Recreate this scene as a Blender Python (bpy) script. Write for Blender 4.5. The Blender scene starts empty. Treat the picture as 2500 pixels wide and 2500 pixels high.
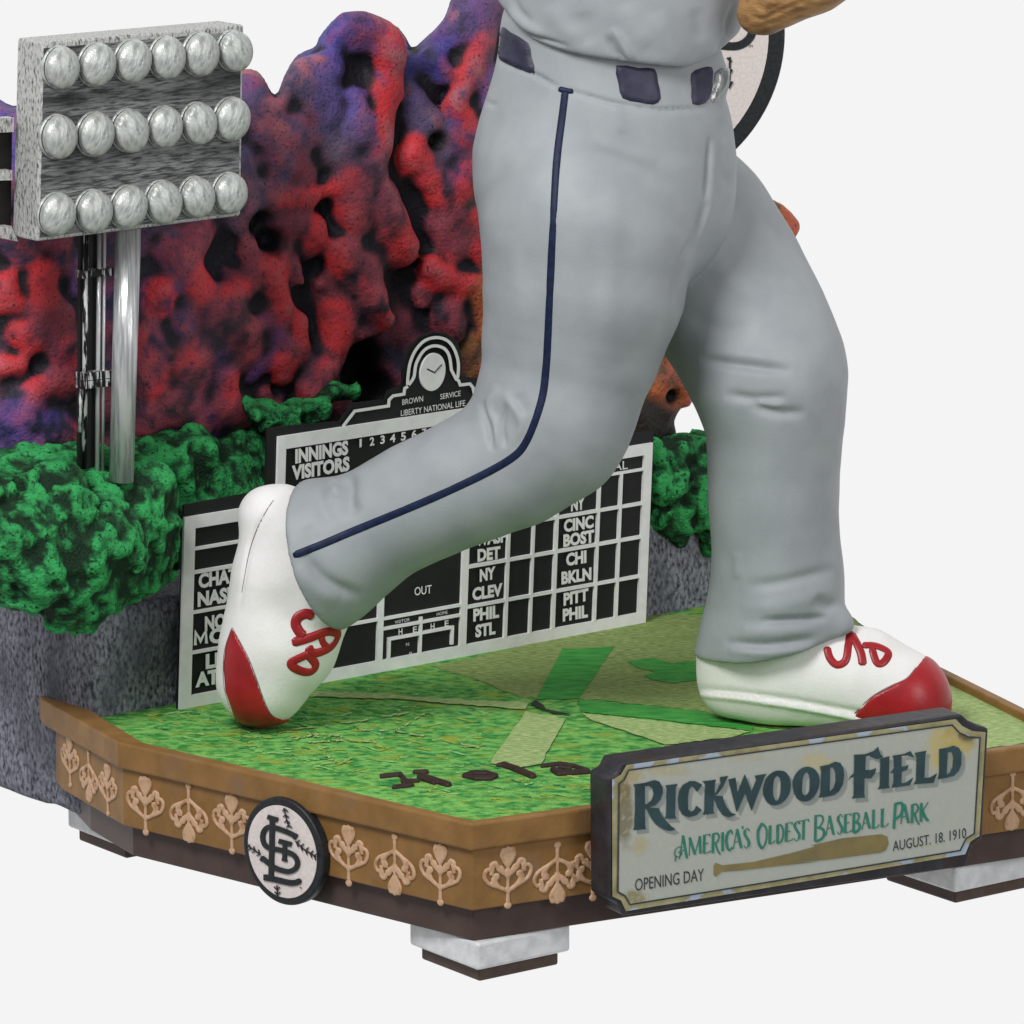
import bpy, bmesh, math, random
import numpy as np
from mathutils import Vector
from mathutils.bvhtree import BVHTree

# ------------------------------------------------------------------ camera, world, lights
sc = bpy.context.scene
COL = sc.collection
DIST, PITCH, FPX = 14.0, math.radians(12.0), 14000.0        # metres, tilt, focal length in photo pixels (2500 px frame)
FWD = np.array([0, math.cos(PITCH), -math.sin(PITCH)])
UPV = np.array([0, math.sin(PITCH), math.cos(PITCH)])
RGT = np.array([1.0, 0, 0])
CAM = -FWD * DIST
cd = bpy.data.cameras.new('camera'); cam = bpy.data.objects.new('camera', cd); COL.objects.link(cam)
cam.location = CAM
cam.rotation_euler = (math.pi/2 - PITCH, 0, 0)
cd.sensor_width = 36; cd.sensor_fit = 'HORIZONTAL'; cd.lens = 36 * FPX / 2500
cd.clip_end = 200
sc.camera = cam

w = bpy.data.worlds.new("World"); sc.world = w; w.use_nodes = True
nt = w.node_tree; nt.nodes.clear()
wo = nt.nodes.new('ShaderNodeOutputWorld'); bg = nt.nodes.new('ShaderNodeBackground')
tc = nt.nodes.new('ShaderNodeTexCoord'); sx = nt.nodes.new('ShaderNodeSeparateXYZ')
mr = nt.nodes.new('ShaderNodeMapRange'); mr.interpolation_type = 'SMOOTHSTEP'
mr.inputs[1].default_value = -0.15; mr.inputs[2].default_value = 0.55
mr.inputs[3].default_value = 0.36; mr.inputs[4].default_value = 0.905
nt.links.new(tc.outputs['Generated'], sx.inputs[0]); nt.links.new(sx.outputs[1], mr.inputs[0])
rgb = nt.nodes.new('ShaderNodeCombineColor')
for i in range(3): nt.links.new(mr.outputs[0], rgb.inputs[i])
nt.links.new(rgb.outputs[0], bg.inputs[0]); bg.inputs[1].default_value = 1.0
nt.links.new(bg.outputs[0], wo.inputs[0])

def area(name, loc, target, size, power, col=(1, 1, 1)):
    l = bpy.data.lights.new(name, 'AREA'); l.shape = 'SQUARE'; l.size = size; l.energy = power; l.color = col
    o = bpy.data.objects.new(name, l); COL.objects.link(o); o.location = loc
    o.rotation_euler = (Vector(target) - Vector(loc)).to_track_quat('-Z', 'Y').to_euler()
area('softbox_key', (-3.2, -5.5, 6.5), (0, 0, 0), 3.0, 620)
area('softbox_fill', (5.5, -6.0, 3.0), (0, 0, 0), 3.0, 170)
sc.view_settings.view_transform = 'Standard'
sc.view_settings.look = 'None'; sc.view_settings.exposure = 0; sc.view_settings.gamma = 1
sc.view_settings.use_curve_mapping = False
sc.cycles.max_bounces = 6

# ------------------------------------------------------------------ photo-to-world helpers (photo pixels 2500 x 2500)
def ray(px, py):
    return FWD + RGT * (px - 1250) / FPX + UPV * (1250 - py) / FPX
def onplane(px, py, P0, N):
    d = ray(px, py); t = np.dot(np.array(P0) - CAM, N) / np.dot(d, N); return CAM + t * d
def aty(px, py, Y): return onplane(px, py, (0, Y, 0), np.array([0, 1.0, 0]))
def atz(px, py, Z): return onplane(px, py, (0, 0, Z), np.array([0, 0, 1.0]))
def topx(V):
    r = V - CAM; z = r @ FWD
    return np.stack([1250 + FPX * (r @ RGT) / z, 1250 - FPX * (r @ UPV) / z], -1)
def c4(off, s, pts): return [(off[0] + s * x, off[1] + s * y) for x, y in pts]

ZG = float(aty(1900, 1770, 0)[2])            # height of the painted field
BA = atz(437, 1732, ZG); BB = atz(1575, 1520, ZG)
UD = (BB - BA) / np.linalg.norm(BB - BA)     # along the scoreboard
ZV = np.array([0, 0, 1.0])
ND = np.cross(UD, ZV)                        # scoreboard normal, towards the viewer
SHEAR = 0.045
def buv(px, py, wd=0.0):                     # pixel -> scoreboard coordinates
    P = onplane(px, py, BA + ND * wd, ND); v = P[2] - ZG
    return (float(np.dot(P - BA, UD) - SHEAR * v), float(v))
def bxyz(u, v, wd=0.0): return BA + UD * (u + SHEAR * v) + ZV * v + ND * wd

# ------------------------------------------------------------------ materials
def lin(h):
    c = [int(h[i:i+2], 16) / 255 for i in (0, 2, 4)]
    return tuple((x/12.92 if x <= .04045 else ((x+.055)/1.055)**2.4) for x in c) + (1,)
MATS = {}
def mat(name, c1, c2=None, scale=30, rough=.55, metal=0, bump=0, bscale=80, detail=4, lo=.35, hi=.65, stretch=None,
        attr=None, c3=None, s3=8, lo3=.55, hi3=.7, spec=.4, coat=0):
    if name in MATS: return MATS[name]
    m = bpy.data.materials.new(name); m.use_nodes = True; t = m.node_tree; N = t.nodes; L = t.links
    b = N['Principled BSDF']; b.inputs['Roughness'].default_value = rough; b.inputs['Metallic'].default_value = metal
    b.inputs['Specular IOR Level'].default_value = spec; b.inputs['Coat Weight'].default_value = coat
    co = N.new('ShaderNodeTexCoord'); src = co.outputs['Object']
    if stretch:
        mp = N.new('ShaderNodeMapping'); mp.inputs['Scale'].default_value = stretch; L.new(src, mp.inputs[0]); src = mp.outputs[0]
    def noise(s, d=4):
        n = N.new('ShaderNodeTexNoise'); n.inputs['Scale'].default_value = s; n.inputs['Detail'].default_value = d
        L.new(src, n.inputs['Vector']); return n.outputs[0]
    def mix(f, a, bb):
        x = N.new('ShaderNodeMix'); x.data_type = 'RGBA'
        L.new(f, x.inputs['Factor'])
        for i, v in ((6, a), (7, bb)):
            if isinstance(v, tuple): x.inputs[i].default_value = v
            else: L.new(v, x.inputs[i])
        return x.outputs[2]
    def ramp(f, a, bb):
        r = N.new('ShaderNodeMapRange'); r.inputs[1].default_value = a; r.inputs[2].default_value = bb; L.new(f, r.inputs[0]); return r.outputs[0]
    col = c1
    if attr:
        an = N.new('ShaderNodeAttribute'); an.attribute_name = attr; col = an.outputs['Color']
    if c2: col = mix(ramp(noise(scale, detail), lo, hi), col, c2)
    if c3: col = mix(ramp(noise(s3, 3), lo3, hi3), col, c3)
    if isinstance(col, tuple): b.inputs['Base Color'].default_value = col
    else: L.new(col, b.inputs['Base Color'])
    if bump:
        bn = N.new('ShaderNodeBump'); bn.inputs['Strength'].default_value = bump; bn.inputs['Distance'].default_value = .01
        L.new(noise(bscale, 5), bn.inputs['Height']); L.new(bn.outputs[0], b.inputs['Normal'])
    MATS[name] = m; return m

TROUSER = mat('grey_cloth_paint', lin('9ca1a4'), lin('92979b'), 9, .58, bump=.10, bscale=260, spec=.35)
JERSEY = TROUSER
NAVY = mat('navy_paint', lin('142445'), lin('0c1530'), 60, .55, spec=.25)
BELT = mat('belt_paint', lin('33344a'), lin('252639'), 30, .5, bump=.1)
SHOEW = mat('white_shoe_paint', lin('ebe9e8'), lin('e0dedb'), 9, .62, bump=.10, bscale=120)
SHOER = mat('red_paint', lin('a31f26'), lin('8c171e'), 14, .35, bump=.06, bscale=60)
SILV = mat('silver_paint', lin('b9bbbb'), lin('77797a'), 40, .36, .75, bump=.25, bscale=70, stretch=(1, 1, .35))
SILVW = mat('brushed_silver', lin('bebebb'), lin('4b4c4d'), 170, .5, .25, bump=.6, bscale=150, lo=.5, hi=.7, stretch=(1, 1, .4))
SILVD = mat('dark_silver_wash', lin('979a99'), lin('4b4d4e'), 150, .5, .25, bump=.7, bscale=190, stretch=(.16, .16, 1.3), lo=.42, hi=.62, c3=lin('2b2d2e'), s3=16, lo3=.42, hi3=.75)
LAMPM = mat('lamp_silver', lin('c3c7c2'), lin('969a96'), 40, .38, .3, bump=.5, bscale=60, stretch=(1.6, 1, .6), lo=.42, hi=.7)
POLEM = mat('pole_silver', lin('d2d3d4'), lin('a7a9ab'), 60, .3, .45, bump=.4, bscale=60, stretch=(1.6, 1.6, .1), lo=.45, hi=.6)
FOOTS = mat('foot_silver', lin('e6e7e8'), lin('cfd1d3'), 30, .42, .12, bump=.15, bscale=60)
FOOTB = mat('foot_brown', lin('54443d'), lin('4a3a34'), 30, .6, bump=.05)
BROWN = mat('tan_wood_paint', lin('8f6939'), lin('7e5b2d'), 14, .55, bump=.14, bscale=60, c3=lin('7d6148'), s3=9, lo3=.58, hi3=.75)
PLINTH = mat('dark_brown_paint', lin('503f3b'), lin('463732'), 12, .5, bump=.06)
ORN = mat('ornament_pink_paint', lin('c4a080'), lin('a07550'), 45, .55, bump=.2, lo=.5, hi=.75)
BLACKB = mat('board_black', lin('151718'), lin('111213'), 20, .6)
BLACKE = mat('backing_black', lin('1b1c1f'), lin('121315'), 20, .6)
WHITEB = mat('board_white', lin('f0f0f0'), lin('e6e6e6'), 30, .55)
STONE = mat('grey_stone_paint', lin('9597a3'), lin('383943'), 105, .8, bump=1.0, bscale=110, lo=.4, hi=.68, c3=lin('50535c'), s3=9, lo3=.45, hi3=.75, spec=.2, stretch=(1, 1, .6))
GREEN = mat('moss_paint', (0, 0, 0, 1), lin('183822'), 95, .75, bump=.9, bscale=140, attr='paint', lo=.56, hi=.68, spec=.2)
THICK = mat('foliage_paint', (0, 0, 0, 1), lin('26212b'), 140, .62, bump=.5, bscale=95, attr='paint', lo=.56, hi=.74, spec=.3)
TURF = mat('turf_green', lin('86c766'), lin('358a41'), 40, .8, bump=1.0, bscale=130, c3=lin('a2ab3c'), s3=13, lo3=.53, hi3=.78, spec=.15, lo=.38, hi=.64, stretch=(.85, 1.35, 1))
TURFD = mat('turf_deep_green', lin('35913f'), lin('57ab4f'), 26, .8, bump=.8, bscale=110, spec=.15, stretch=(.6, 2.2, 1))
TURFO = mat('turf_olive', lin('a9ba74'), lin('6d8a4c'), 75, .85, bump=1.0, bscale=90, spec=.15, c3=lin('8c9c5c'), s3=14, stretch=(.6, 2.2, 1))
TURFP = mat('turf_pale', lin('c2d294'), lin('86a860'), 75, .85, bump=1.0, bscale=90, spec=.15, stretch=(.6, 2.2, 1))
RAISED = mat('raised_brown', lin('38241f'), lin('2a1b18'), 30, .6)
SOIL = mat('dark_gap', lin('2b3020'), lin('20241a'), 40, .8)
EMBW = mat('emblem_white', lin('e2d9d6'), lin('d6cbc7'), 120, .5)
EMBK = mat('emblem_black', lin('16191b'), lin('22272b'), 90, .5, bump=.1)
PLQ = mat('plaque_face', (0, 0, 0, 1), lin('b3b4a4'), 70, .55, attr='paint', lo=.5, hi=.85)
SEAM = mat('seam_grey', lin('7e7672'), rough=.6)
PLQE = mat('plaque_edge_worn', lin('a5a07a'), lin('88835c'), 24, .6, c3=lin('a3b2c2'), s3=12, lo3=.57, hi3=.61)
PLQF = mat('plaque_frame', lin('232126'), lin('323036'), 20, .5, bump=.3, bscale=40, c3=lin('33261f'), s3=12)
PLQG = mat('letter_dark_green', lin('223a3d'), lin('2b474c'), 14, .55, c3=lin('1f2f36'), s3=9)
PLQS = mat('letter_shadow_grey', lin('8b928f'), lin('838a86'), 40, .55)
PLQT = mat('letter_teal', lin('1b7460'), lin('2a7c68'), 50, .55)
PLQK = mat('letter_black', lin('2a2e2f'), lin('3a3f40'), 60, .55)
PLQB = mat('bat_olive', lin('736845'), lin('837648'), 14, .55, c3=lin('625b40'), s3=6)
LEATH = mat('glove_leather', lin('a27a4c'), lin('6d4a2b'), 16, .55, bump=.8, bscale=18, stretch=(1, 1, 2.4), lo=.45, hi=.7)

# ------------------------------------------------------------------ object helpers
def new_mesh(name, V, F, m, parent=None, smooth=True):
    me = bpy.data.meshes.new(name)
    me.from_pydata([tuple(map(float, v)) for v in V], [], [tuple(map(int, f)) for f in F])
    me.update()
    if smooth: me.polygons.foreach_set('use_smooth', [True] * len(me.polygons))
    for mm in (m if isinstance(m, (list, tuple)) else [m]): me.materials.append(mm)
    o = bpy.data.objects.new(name, me); COL.objects.link(o)
    if parent: o.parent = parent
    return o
def tag(o, label=None, cat=None, group=None, kind=None):
    for k, v in (('label', label), ('category', cat), ('group', group), ('kind', kind)):
        if v: o[k] = v
    return o
def thing(name, label, cat, group=None):
    o = bpy.data.objects.new(name, None); COL.objects.link(o); o.empty_display_size = .05
    return tag(o, label, cat, group)
class MB:
    def __init__(s): s.V = []; s.F = []
    def add(s, V, F):
        n = len(s.V); s.V += [tuple(v) for v in V]; s.F += [tuple(i + n for i in f) for f in F]
    def build(s, name, m, parent=None, smooth=False): return new_mesh(name, s.V, s.F, m, parent, smooth)
def bev(o, wdt=.004, seg=2, ang=35):
    b = o.modifiers.new('soft_edge', 'BEVEL'); b.width = wdt; b.segments = seg; b.limit_method = 'ANGLE'; b.angle_limit = math.radians(ang)
    return o
def prism(P0, P1):                                           # two matching loops -> closed solid
    n = len(P0); V = list(P0) + list(P1)
    F = [tuple(range(n))[::-1], tuple(range(n, 2*n))] + [(i, (i+1) % n, n + (i+1) % n, n + i) for i in range(n)]
    return V, F
def fixn(o):
    bm = bmesh.new(); bm.from_mesh(o.data); bmesh.ops.recalc_face_normals(bm, faces=bm.faces); bm.to_mesh(o.data); bm.free(); return o
def fill(loops, f3):                                         # flat polygon with holes, 2D loops mapped by f3
    cu = bpy.data.curves.new('outline', 'CURVE'); cu.dimensions = '2D'; cu.fill_mode = 'BOTH'
    for lp in loops:
        s = cu.splines.new('POLY'); s.points.add(len(lp) - 1); s.use_cyclic_u = True
        for p, (x, y) in zip(s.points, lp): p.co = (x, y, 0, 1)
    o = bpy.data.objects.new('outline', cu); COL.objects.link(o)
    dg = bpy.context.evaluated_depsgraph_get(); me = bpy.data.meshes.new_from_object(o.evaluated_get(dg))
    V = [f3(v.co.x, v.co.y) for v in me.vertices]; F = [tuple(p.vertices) for p in me.polygons]
    bpy.data.objects.remove(o); bpy.data.meshes.remove(me); bpy.data.curves.remove(cu)
    return V, F
def smooth_loop(pts, n=4):                                   # Catmull-Rom closed
    out = []; N = len(pts)
    for i in range(N):
        p0, p1, p2, p3 = (np.array(pts[(i + k - 1) % N], float) for k in range(4))
        for j in range(n):
            t = j / n
            out.append(tuple(.5 * (2*p1 + (p2-p0)*t + (2*p0-5*p1+4*p2-p3)*t*t + (3*p1-p0-3*p2+p3)*t**3)))
    return out
def smooth_path(pts, n=6):
    P = [np.array(p, float) for p in pts]; P = [2*P[0]-P[1]] + P + [2*P[-1]-P[-2]]; out = []
    for i in range(1, len(P) - 2):
        p0, p1, p2, p3 = P[i-1:i+3]
        for j in range(n):
            t = j / n
            out.append(.5 * (2*p1 + (p2-p0)*t + (2*p0-5*p1+4*p2-p3)*t*t + (3*p1-p0-3*p2+p3)*t**3))
    out.append(P[-2]); return out
def ribbon(pts, wd):                                         # 2D mitred strip -> verts (2D), faces ; wd scalar or list
    P = [np.array(p, float) for p in pts]; n = len(P); V = []
    ws = wd if isinstance(wd, (list, tuple)) else [wd] * n
    for i in range(n):
        a = P[i] - P[i-1] if i else P[1] - P[0]; b = P[i+1] - P[i] if i < n-1 else a
        a = a / (np.linalg.norm(a) + 1e-9); b = b / (np.linalg.norm(b) + 1e-9)
        t = a + b; t = t / (np.linalg.norm(t) + 1e-9); nn = np.array([-t[1], t[0]])
        k = 1 / max(.5, abs(np.dot(nn, np.array([-a[1], a[0]]))))
        V += [P[i] + nn * ws[i]/2*k, P[i] - nn * ws[i]/2*k]
    return V, [(2*i, 2*i+1, 2*i+3, 2*i+2) for i in range(n-1)]
FONT = bpy.data.curves.new('t', 'FONT').font
def textmesh(s, bold=0.0):
    cu = bpy.data.curves.new('lettering', 'FONT'); cu.body = s; cu.offset = bold; cu.resolution_u = 3
    o = bpy.data.objects.new('lettering', cu); COL.objects.link(o)
    dg = bpy.context.evaluated_depsgraph_get(); me = bpy.data.meshes.new_from_object(o.evaluated_get(dg))
    V = np.array([v.co[:2] for v in me.vertices]); F = [tuple(p.vertices) for p in me.polygons]
    bpy.data.objects.remove(o); bpy.data.meshes.remove(me); bpy.data.curves.remove(cu)
    return V, F
def text_px(mb, s, p0, p1, hpx, f3, bold=0.03, up=(0, -1)):   # baseline from p0 to p1 in pixels, cap height hpx
    V, F = textmesh(s, bold); x0, x1 = V[:, 0].min(), V[:, 0].max(); cap = .729
    p0 = np.array(p0, float); p1 = np.array(p1, float); upv = np.array(up, float) * hpx
    mb.add([f3(*(p0 + (p1-p0) * (x-x0)/(x1-x0) + upv * y/cap)) for x, y in V], F)

# ------------------------------------------------------------------ signed-distance modelling
def vnoise(x, y, z, seed=0):
    rs = np.random.RandomState(seed); T = rs.rand(32, 32, 32).astype(np.float32)
    xi, yi, zi = np.floor(x).astype(int), np.floor(y).astype(int), np.floor(z).astype(int)
    fx, fy, fz = x-xi, y-yi, z-zi
    fx, fy, fz = (f*f*(3-2*f) for f in (fx, fy, fz)); r = 0
    for a in (0, 1):
        for b in (0, 1):
            for c in (0, 1):
                r = r + T[(xi+a) % 32, (yi+b) % 32, (zi+c) % 32] * (fx if a else 1-fx) * (fy if b else 1-fy) * (fz if c else 1-fz)
    return r * 2 - 1
def smin(a, b, k):
    if k <= 0: return np.minimum(a, b)
    h = np.maximum(k - np.abs(a-b), 0) / k; return np.minimum(a, b) - h*h*k*.25
def smax(a, b, k): return -smin(-a, -b, k)
class Grid:
    def __init__(s, lo, hi, h):
        s.lo = np.array(lo, float); s.h = h; s.n = np.ceil((np.array(hi) - s.lo)/h).astype(int) + 1
        s.F = np.full(s.n, 9.0, np.float32)
    def win(s, lo, hi):
        a = np.clip(np.floor((np.array(lo)-s.lo)/s.h).astype(int), 0, s.n-1); b = np.clip(np.ceil((np.array(hi)-s.lo)/s.h).astype(int)+1, 1, s.n)
        sl = tuple(slice(i, max(j, i+1)) for i, j in zip(a, b))
        ax = [s.lo[i] + s.h*np.arange(sl[i].start, sl[i].stop) for i in range(3)]
        return sl, np.meshgrid(*ax, indexing='ij', sparse=True)
    def all(s): return s.win(s.lo, s.lo + s.h*(s.n-1))
    def cone(s, A, B, ra, rb, k=.03, ky=1.0, field=None):      # rounded cone; ky scales depth (second axis)
        A = np.array(A, float); B = np.array(B, float); m = max(ra, rb)*max(ky, 1) + k + 3*s.h
        sl, (X, Y, Z) = s.win(np.minimum(A, B)-m, np.maximum(A, B)+m)
        d = conesd(X, Y, Z, A, B, ra, rb, ky)
        T = s.F if field is None else field
        T[sl] = smin(T[sl], d.astype(np.float32), k)
    def mesh(s): return surface_nets(s.F, s.lo, s.h)
def conesd(X, Y, Z, A, B, ra, rb, ky=1.0):
    Y = Y/ky; A = A*np.array([1, 1/ky, 1]); B = B*np.array([1, 1/ky, 1]); D = B-A; L2 = float(D@D) + 1e-12
    t = np.clip(((X-A[0])*D[0] + (Y-A[1])*D[1] + (Z-A[2])*D[2])/L2, 0, 1)
    return np.sqrt((X-A[0]-t*D[0])**2 + (Y-A[1]-t*D[1])**2 + (Z-A[2]-t*D[2])**2) - (ra + (rb-ra)*t)
def surface_nets(F, lo, h):
    F = np.pad(F, 1, constant_values=9.0); lo = np.array(lo) - h
    S = F < 0; n = np.array(F.shape) - 1
    cnt = np.zeros(n, np.float32); acc = np.zeros(tuple(n) + (3,), np.float32)
    def sl(o): return tuple(slice(o[i], o[i] + n[i]) for i in range(3))
    cor = [(a, b, c) for a in (0, 1) for b in (0, 1) for c in (0, 1)]
    for c in cor:
        for ax in range(3):
            if c[ax]: continue
            e = list(c); e[ax] = 1
            f0, f1 = F[sl(c)], F[sl(e)]; x = S[sl(c)] != S[sl(e)]
            idx = np.nonzero(x); t = f0[idx]/(f0[idx]-f1[idx])
            p = np.tile(np.array(c, np.float32), (len(t), 1)); p[:, ax] += t
            acc[idx] += p; cnt[idx] += 1
    act = np.nonzero(cnt > 0); ID = np.full(n, -1, np.int64); ID[act] = np.arange(len(act[0]))
    V = np.stack(act, 1) + acc[act]/cnt[act][:, None]; V = lo + V*h
    Q = []
    for ax in range(3):
        b, c = [(1, 2), (2, 0), (0, 1)][ax]
        s0 = [slice(0, F.shape[i]-1) for i in range(3)]; s1 = list(s0); s0[ax] = slice(0, F.shape[ax]-1); s1[ax] = slice(1, F.shape[ax])
        x = S[tuple(s0)] != S[tuple(s1)]; neg = S[tuple(s0)]
        I = np.stack(np.nonzero(x), 1); ok = (I[:, b] > 0) & (I[:, c] > 0); I = I[ok]; ng = neg[tuple(I.T)]
        def g(db, dc):
            J = I.copy(); J[:, b] -= db; J[:, c] -= dc; return ID[tuple(J.T)]
        q = np.stack([g(1, 1), g(0, 1), g(0, 0), g(1, 0)], 1); q[~ng] = q[~ng][:, ::-1]; Q.append(q)
    return V, np.concatenate(Q)
def vnormals(V, Q):
    fn = np.cross(V[Q[:, 2]]-V[Q[:, 0]], V[Q[:, 3]]-V[Q[:, 1]]); N = np.zeros_like(V)
    for i in range(4): np.add.at(N, Q[:, i], fn)
    return N/(np.linalg.norm(N, axis=1, keepdims=True)+1e-12)
def relax(V, Q, it=2, f=.5):
    for _ in range(it):
        A = np.zeros_like(V); c = np.zeros(len(V))
        for i in range(4):
            np.add.at(A, Q[:, i], V[Q[:, (i+1) % 4]] + V[Q[:, (i+3) % 4]]); np.add.at(c, Q[:, i], 2)
        V = V*(1-f) + f*A/c[:, None]
    return V
def poly_dist(P, pts):                                       # distance from points (n,2) to an open polyline + position along it
    best = np.full(len(P), 1e9); tt = np.zeros(len(P)); L = np.cumsum([0] + [math.dist(pts[i], pts[i+1]) for i in range(len(pts)-1)])
    for i in range(len(pts)-1):
        a = np.array(pts[i], float); d = np.array(pts[i+1], float)-a; t = np.clip(((P-a)@d)/(d@d+1e-9), 0, 1)
        q = np.linalg.norm(P-a-t[:, None]*d, axis=1); m = q < best; best[m] = q[m]; tt[m] = (L[i]+t[m]*(L[i+1]-L[i]))/L[-1]
    return best, tt
def poly_sd(X, Y, pts):                                      # signed distance to a closed polygon
    best = None; ins = None; n = len(pts)
    for i in range(n):
        a = pts[i]; b = pts[(i+1) % n]; dx, dy = b[0]-a[0], b[1]-a[1]
        t = np.clip(((X-a[0])*dx + (Y-a[1])*dy)/(dx*dx+dy*dy+1e-12), 0, 1)
        q = (X-a[0]-t*dx)**2 + (Y-a[1]-t*dy)**2; best = q if best is None else np.minimum(best, q)
        c = ((a[1] > Y) != (b[1] > Y)) & (X < dx*(Y-a[1])/(dy if abs(dy) > 1e-12 else 1e-12) + a[0]); ins = c if ins is None else ins ^ c
    d = np.sqrt(best); return np.where(ins, -d, d)
def sculpt(V, Q, strokes):                                   # raised (+) or pressed (-) strokes on the side facing the photo
    N = vnormals(V, Q); vd = CAM - V; vd /= np.linalg.norm(vd, axis=1, keepdims=True); f = np.clip((N*vd).sum(1)*2.5, 0, 1); P = topx(V)
    for pts, wpx, amp in strokes:
        pts = [tuple(p) for p in smooth_path(pts, 4)]
        d, t = poly_dist(P, pts); env = np.clip(np.minimum(t, 1-t)*4, 0, 1)**.7
        V = V + N*(amp*np.exp(-(d/wpx)**2)*f*env)[:, None]
    return V
def bvh(V, Q): return BVHTree.FromPolygons([tuple(v) for v in V], [tuple(map(int, q)) for q in Q])
def hit(tree, px, py):
    d = ray(px, py); d = d/np.linalg.norm(d); r = tree.ray_cast(Vector(CAM), Vector(d))
    if r[0] is None:
        r = tree.find_nearest(Vector(CAM + d*DIST)); return np.array(r[0]), np.array(r[1])
    return np.array(r[0]), np.array(r[1])
def tape(tree, pts, wpx, height, name, m, parent, n=6, sides=9, lift=0.0, wend=None):  # flattened cord lying on a surface along a traced line
    path = smooth_path(pts, n); C, NN = [], []
    for p in path:
        c, nn = hit(tree, *p); C.append(c + nn*lift); NN.append(nn)
    C = np.array(C); NN = np.array(NN)
    for _ in range(2):
        C[1:-1] = .25*C[:-2]+.5*C[1:-1]+.25*C[2:]; NN[1:-1] = .25*NN[:-2]+.5*NN[1:-1]+.25*NN[2:]
    V, F = [], []
    for i in range(len(C)):
        T = C[min(i+1, len(C)-1)]-C[max(i-1, 0)]; T = T/(np.linalg.norm(T)+1e-9); nn = NN[i]-T*np.dot(NN[i], T); nn /= np.linalg.norm(nn)+1e-9; S = np.cross(T, nn)
        k = i/(len(C)-1); wd = wpx/1000 if not wend else (wpx + (wend-wpx)*k)/1000
        if i in (0, len(C)-1): wd *= .6
        for j in range(sides):
            a = 2*math.pi*j/sides; V.append(C[i] + S*math.cos(a)*wd/2 + nn*math.sin(a)*height)
    n_ = len(C)
    for i in range(n_-1):
        for j in range(sides): F.append((i*sides+j, i*sides+(j+1) % sides, (i+1)*sides+(j+1) % sides, (i+1)*sides+j))
    F.append(tuple(range(sides))[::-1]); F.append(tuple(range((n_-1)*sides, n_*sides)))
    return V, F
def inset(poly, d):                                          # inset (counter-clockwise polygon), positive = inward
    n = len(poly); out = []
    for i in range(n):
        p0, p1, p2 = (np.array(poly[(i+k-1) % n][:2]) for k in range(3))
        a = (p1-p0)/np.linalg.norm(p1-p0); b = (p2-p1)/np.linalg.norm(p2-p1)
        na, nb = np.array([-a[1], a[0]]), np.array([-b[1], b[0]]); t = na+nb; t /= np.linalg.norm(t)
        out.append(p1 + t*d/max(.3, np.dot(t, na)))
    return out

# ================================================================== DISPLAY BASE
base = thing('display_base', 'brown many sided display base with green field top and pink floral ornaments', 'display base')
ZR = ZG + .022                                               # rim top
def zat(px, py, Y): return float(aty(px, py, Y)[2])
Ac = atz(1150, 2012, ZR)
ZRB = zat(1150, 2078, Ac[1]); ZBB = zat(1150, 2226, Ac[1]+.012); ZPB = zat(1150, 2301, Ac[1]+.035)
cA, cB, cC = (atz(*p, ZR)[:2] for p in ((1150, 2012), (287, 1812), (103, 1709)))
cF1, cF2 = (atz(*p, ZR)[:2] for p in ((2110, 1564), (2199, 1578)))
cE = np.array([1.389, -.215])
OUT = [cA, cE, cF2, cF1, np.array([.60, 1.50]), np.array([-.45, .95]), np.array([-1.25, .55]), cC, cB]     # counter-clockwise
def ring_prism(mb, outer, inner, z0, z1):
    n = len(outer); V = [(*p, z1) for p in outer] + [(*p, z1) for p in inner] + [(*p, z0) for p in outer] + [(*p, z0) for p in inner]; F = []
    for i in range(n):
        j = (i+1) % n
        F += [(i, j, n+j, n+i), (2*n+i, 2*n+j, j, i)[::1], (n+i, n+j, 3*n+j, 3*n+i), (2*n+j, 2*n+i, 3*n+i, 3*n+j)]
    mb.add(V, F)
def along(p, px, z):                                         # walk from a corner back along the left chamfer until the given photo column
    d = (cC-cB)/np.linalg.norm(cC-cB)
    for t in np.linspace(0, .8, 161):
        q = p + d*t
        if topx(np.array([*q, z])[None])[0, 0] <= px: break
    return q
mb = MB(); INN = inset(OUT, .03); INN[-1] = atz(350, 1812, ZR)[:2]; INN[-2] = atz(236, 1742, ZR)[:2]; ring_prism(mb, OUT, INN, ZRB, ZR)
bev(fixn(mb.build('rim', BROWN, base)), .006)
mb = MB(); B1 = inset(OUT, .014); B1[-2] = along(B1[-1], 150, ZRB); mb.add(*prism([(*p, ZBB) for p in B1], [(*p, ZRB + .002) for p in B1])); bev(fixn(mb.build('band', BROWN, base)), .004)
mb = MB(); B2 = inset(OUT, .04); B2[-2] = along(B2[-1], 222, ZBB); mb.add(*prism([(*p, ZPB) for p in B2], [(*p, ZBB + .002) for p in B2])); bev(fixn(mb.build('plinth', PLINTH, base)), .004)
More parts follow.
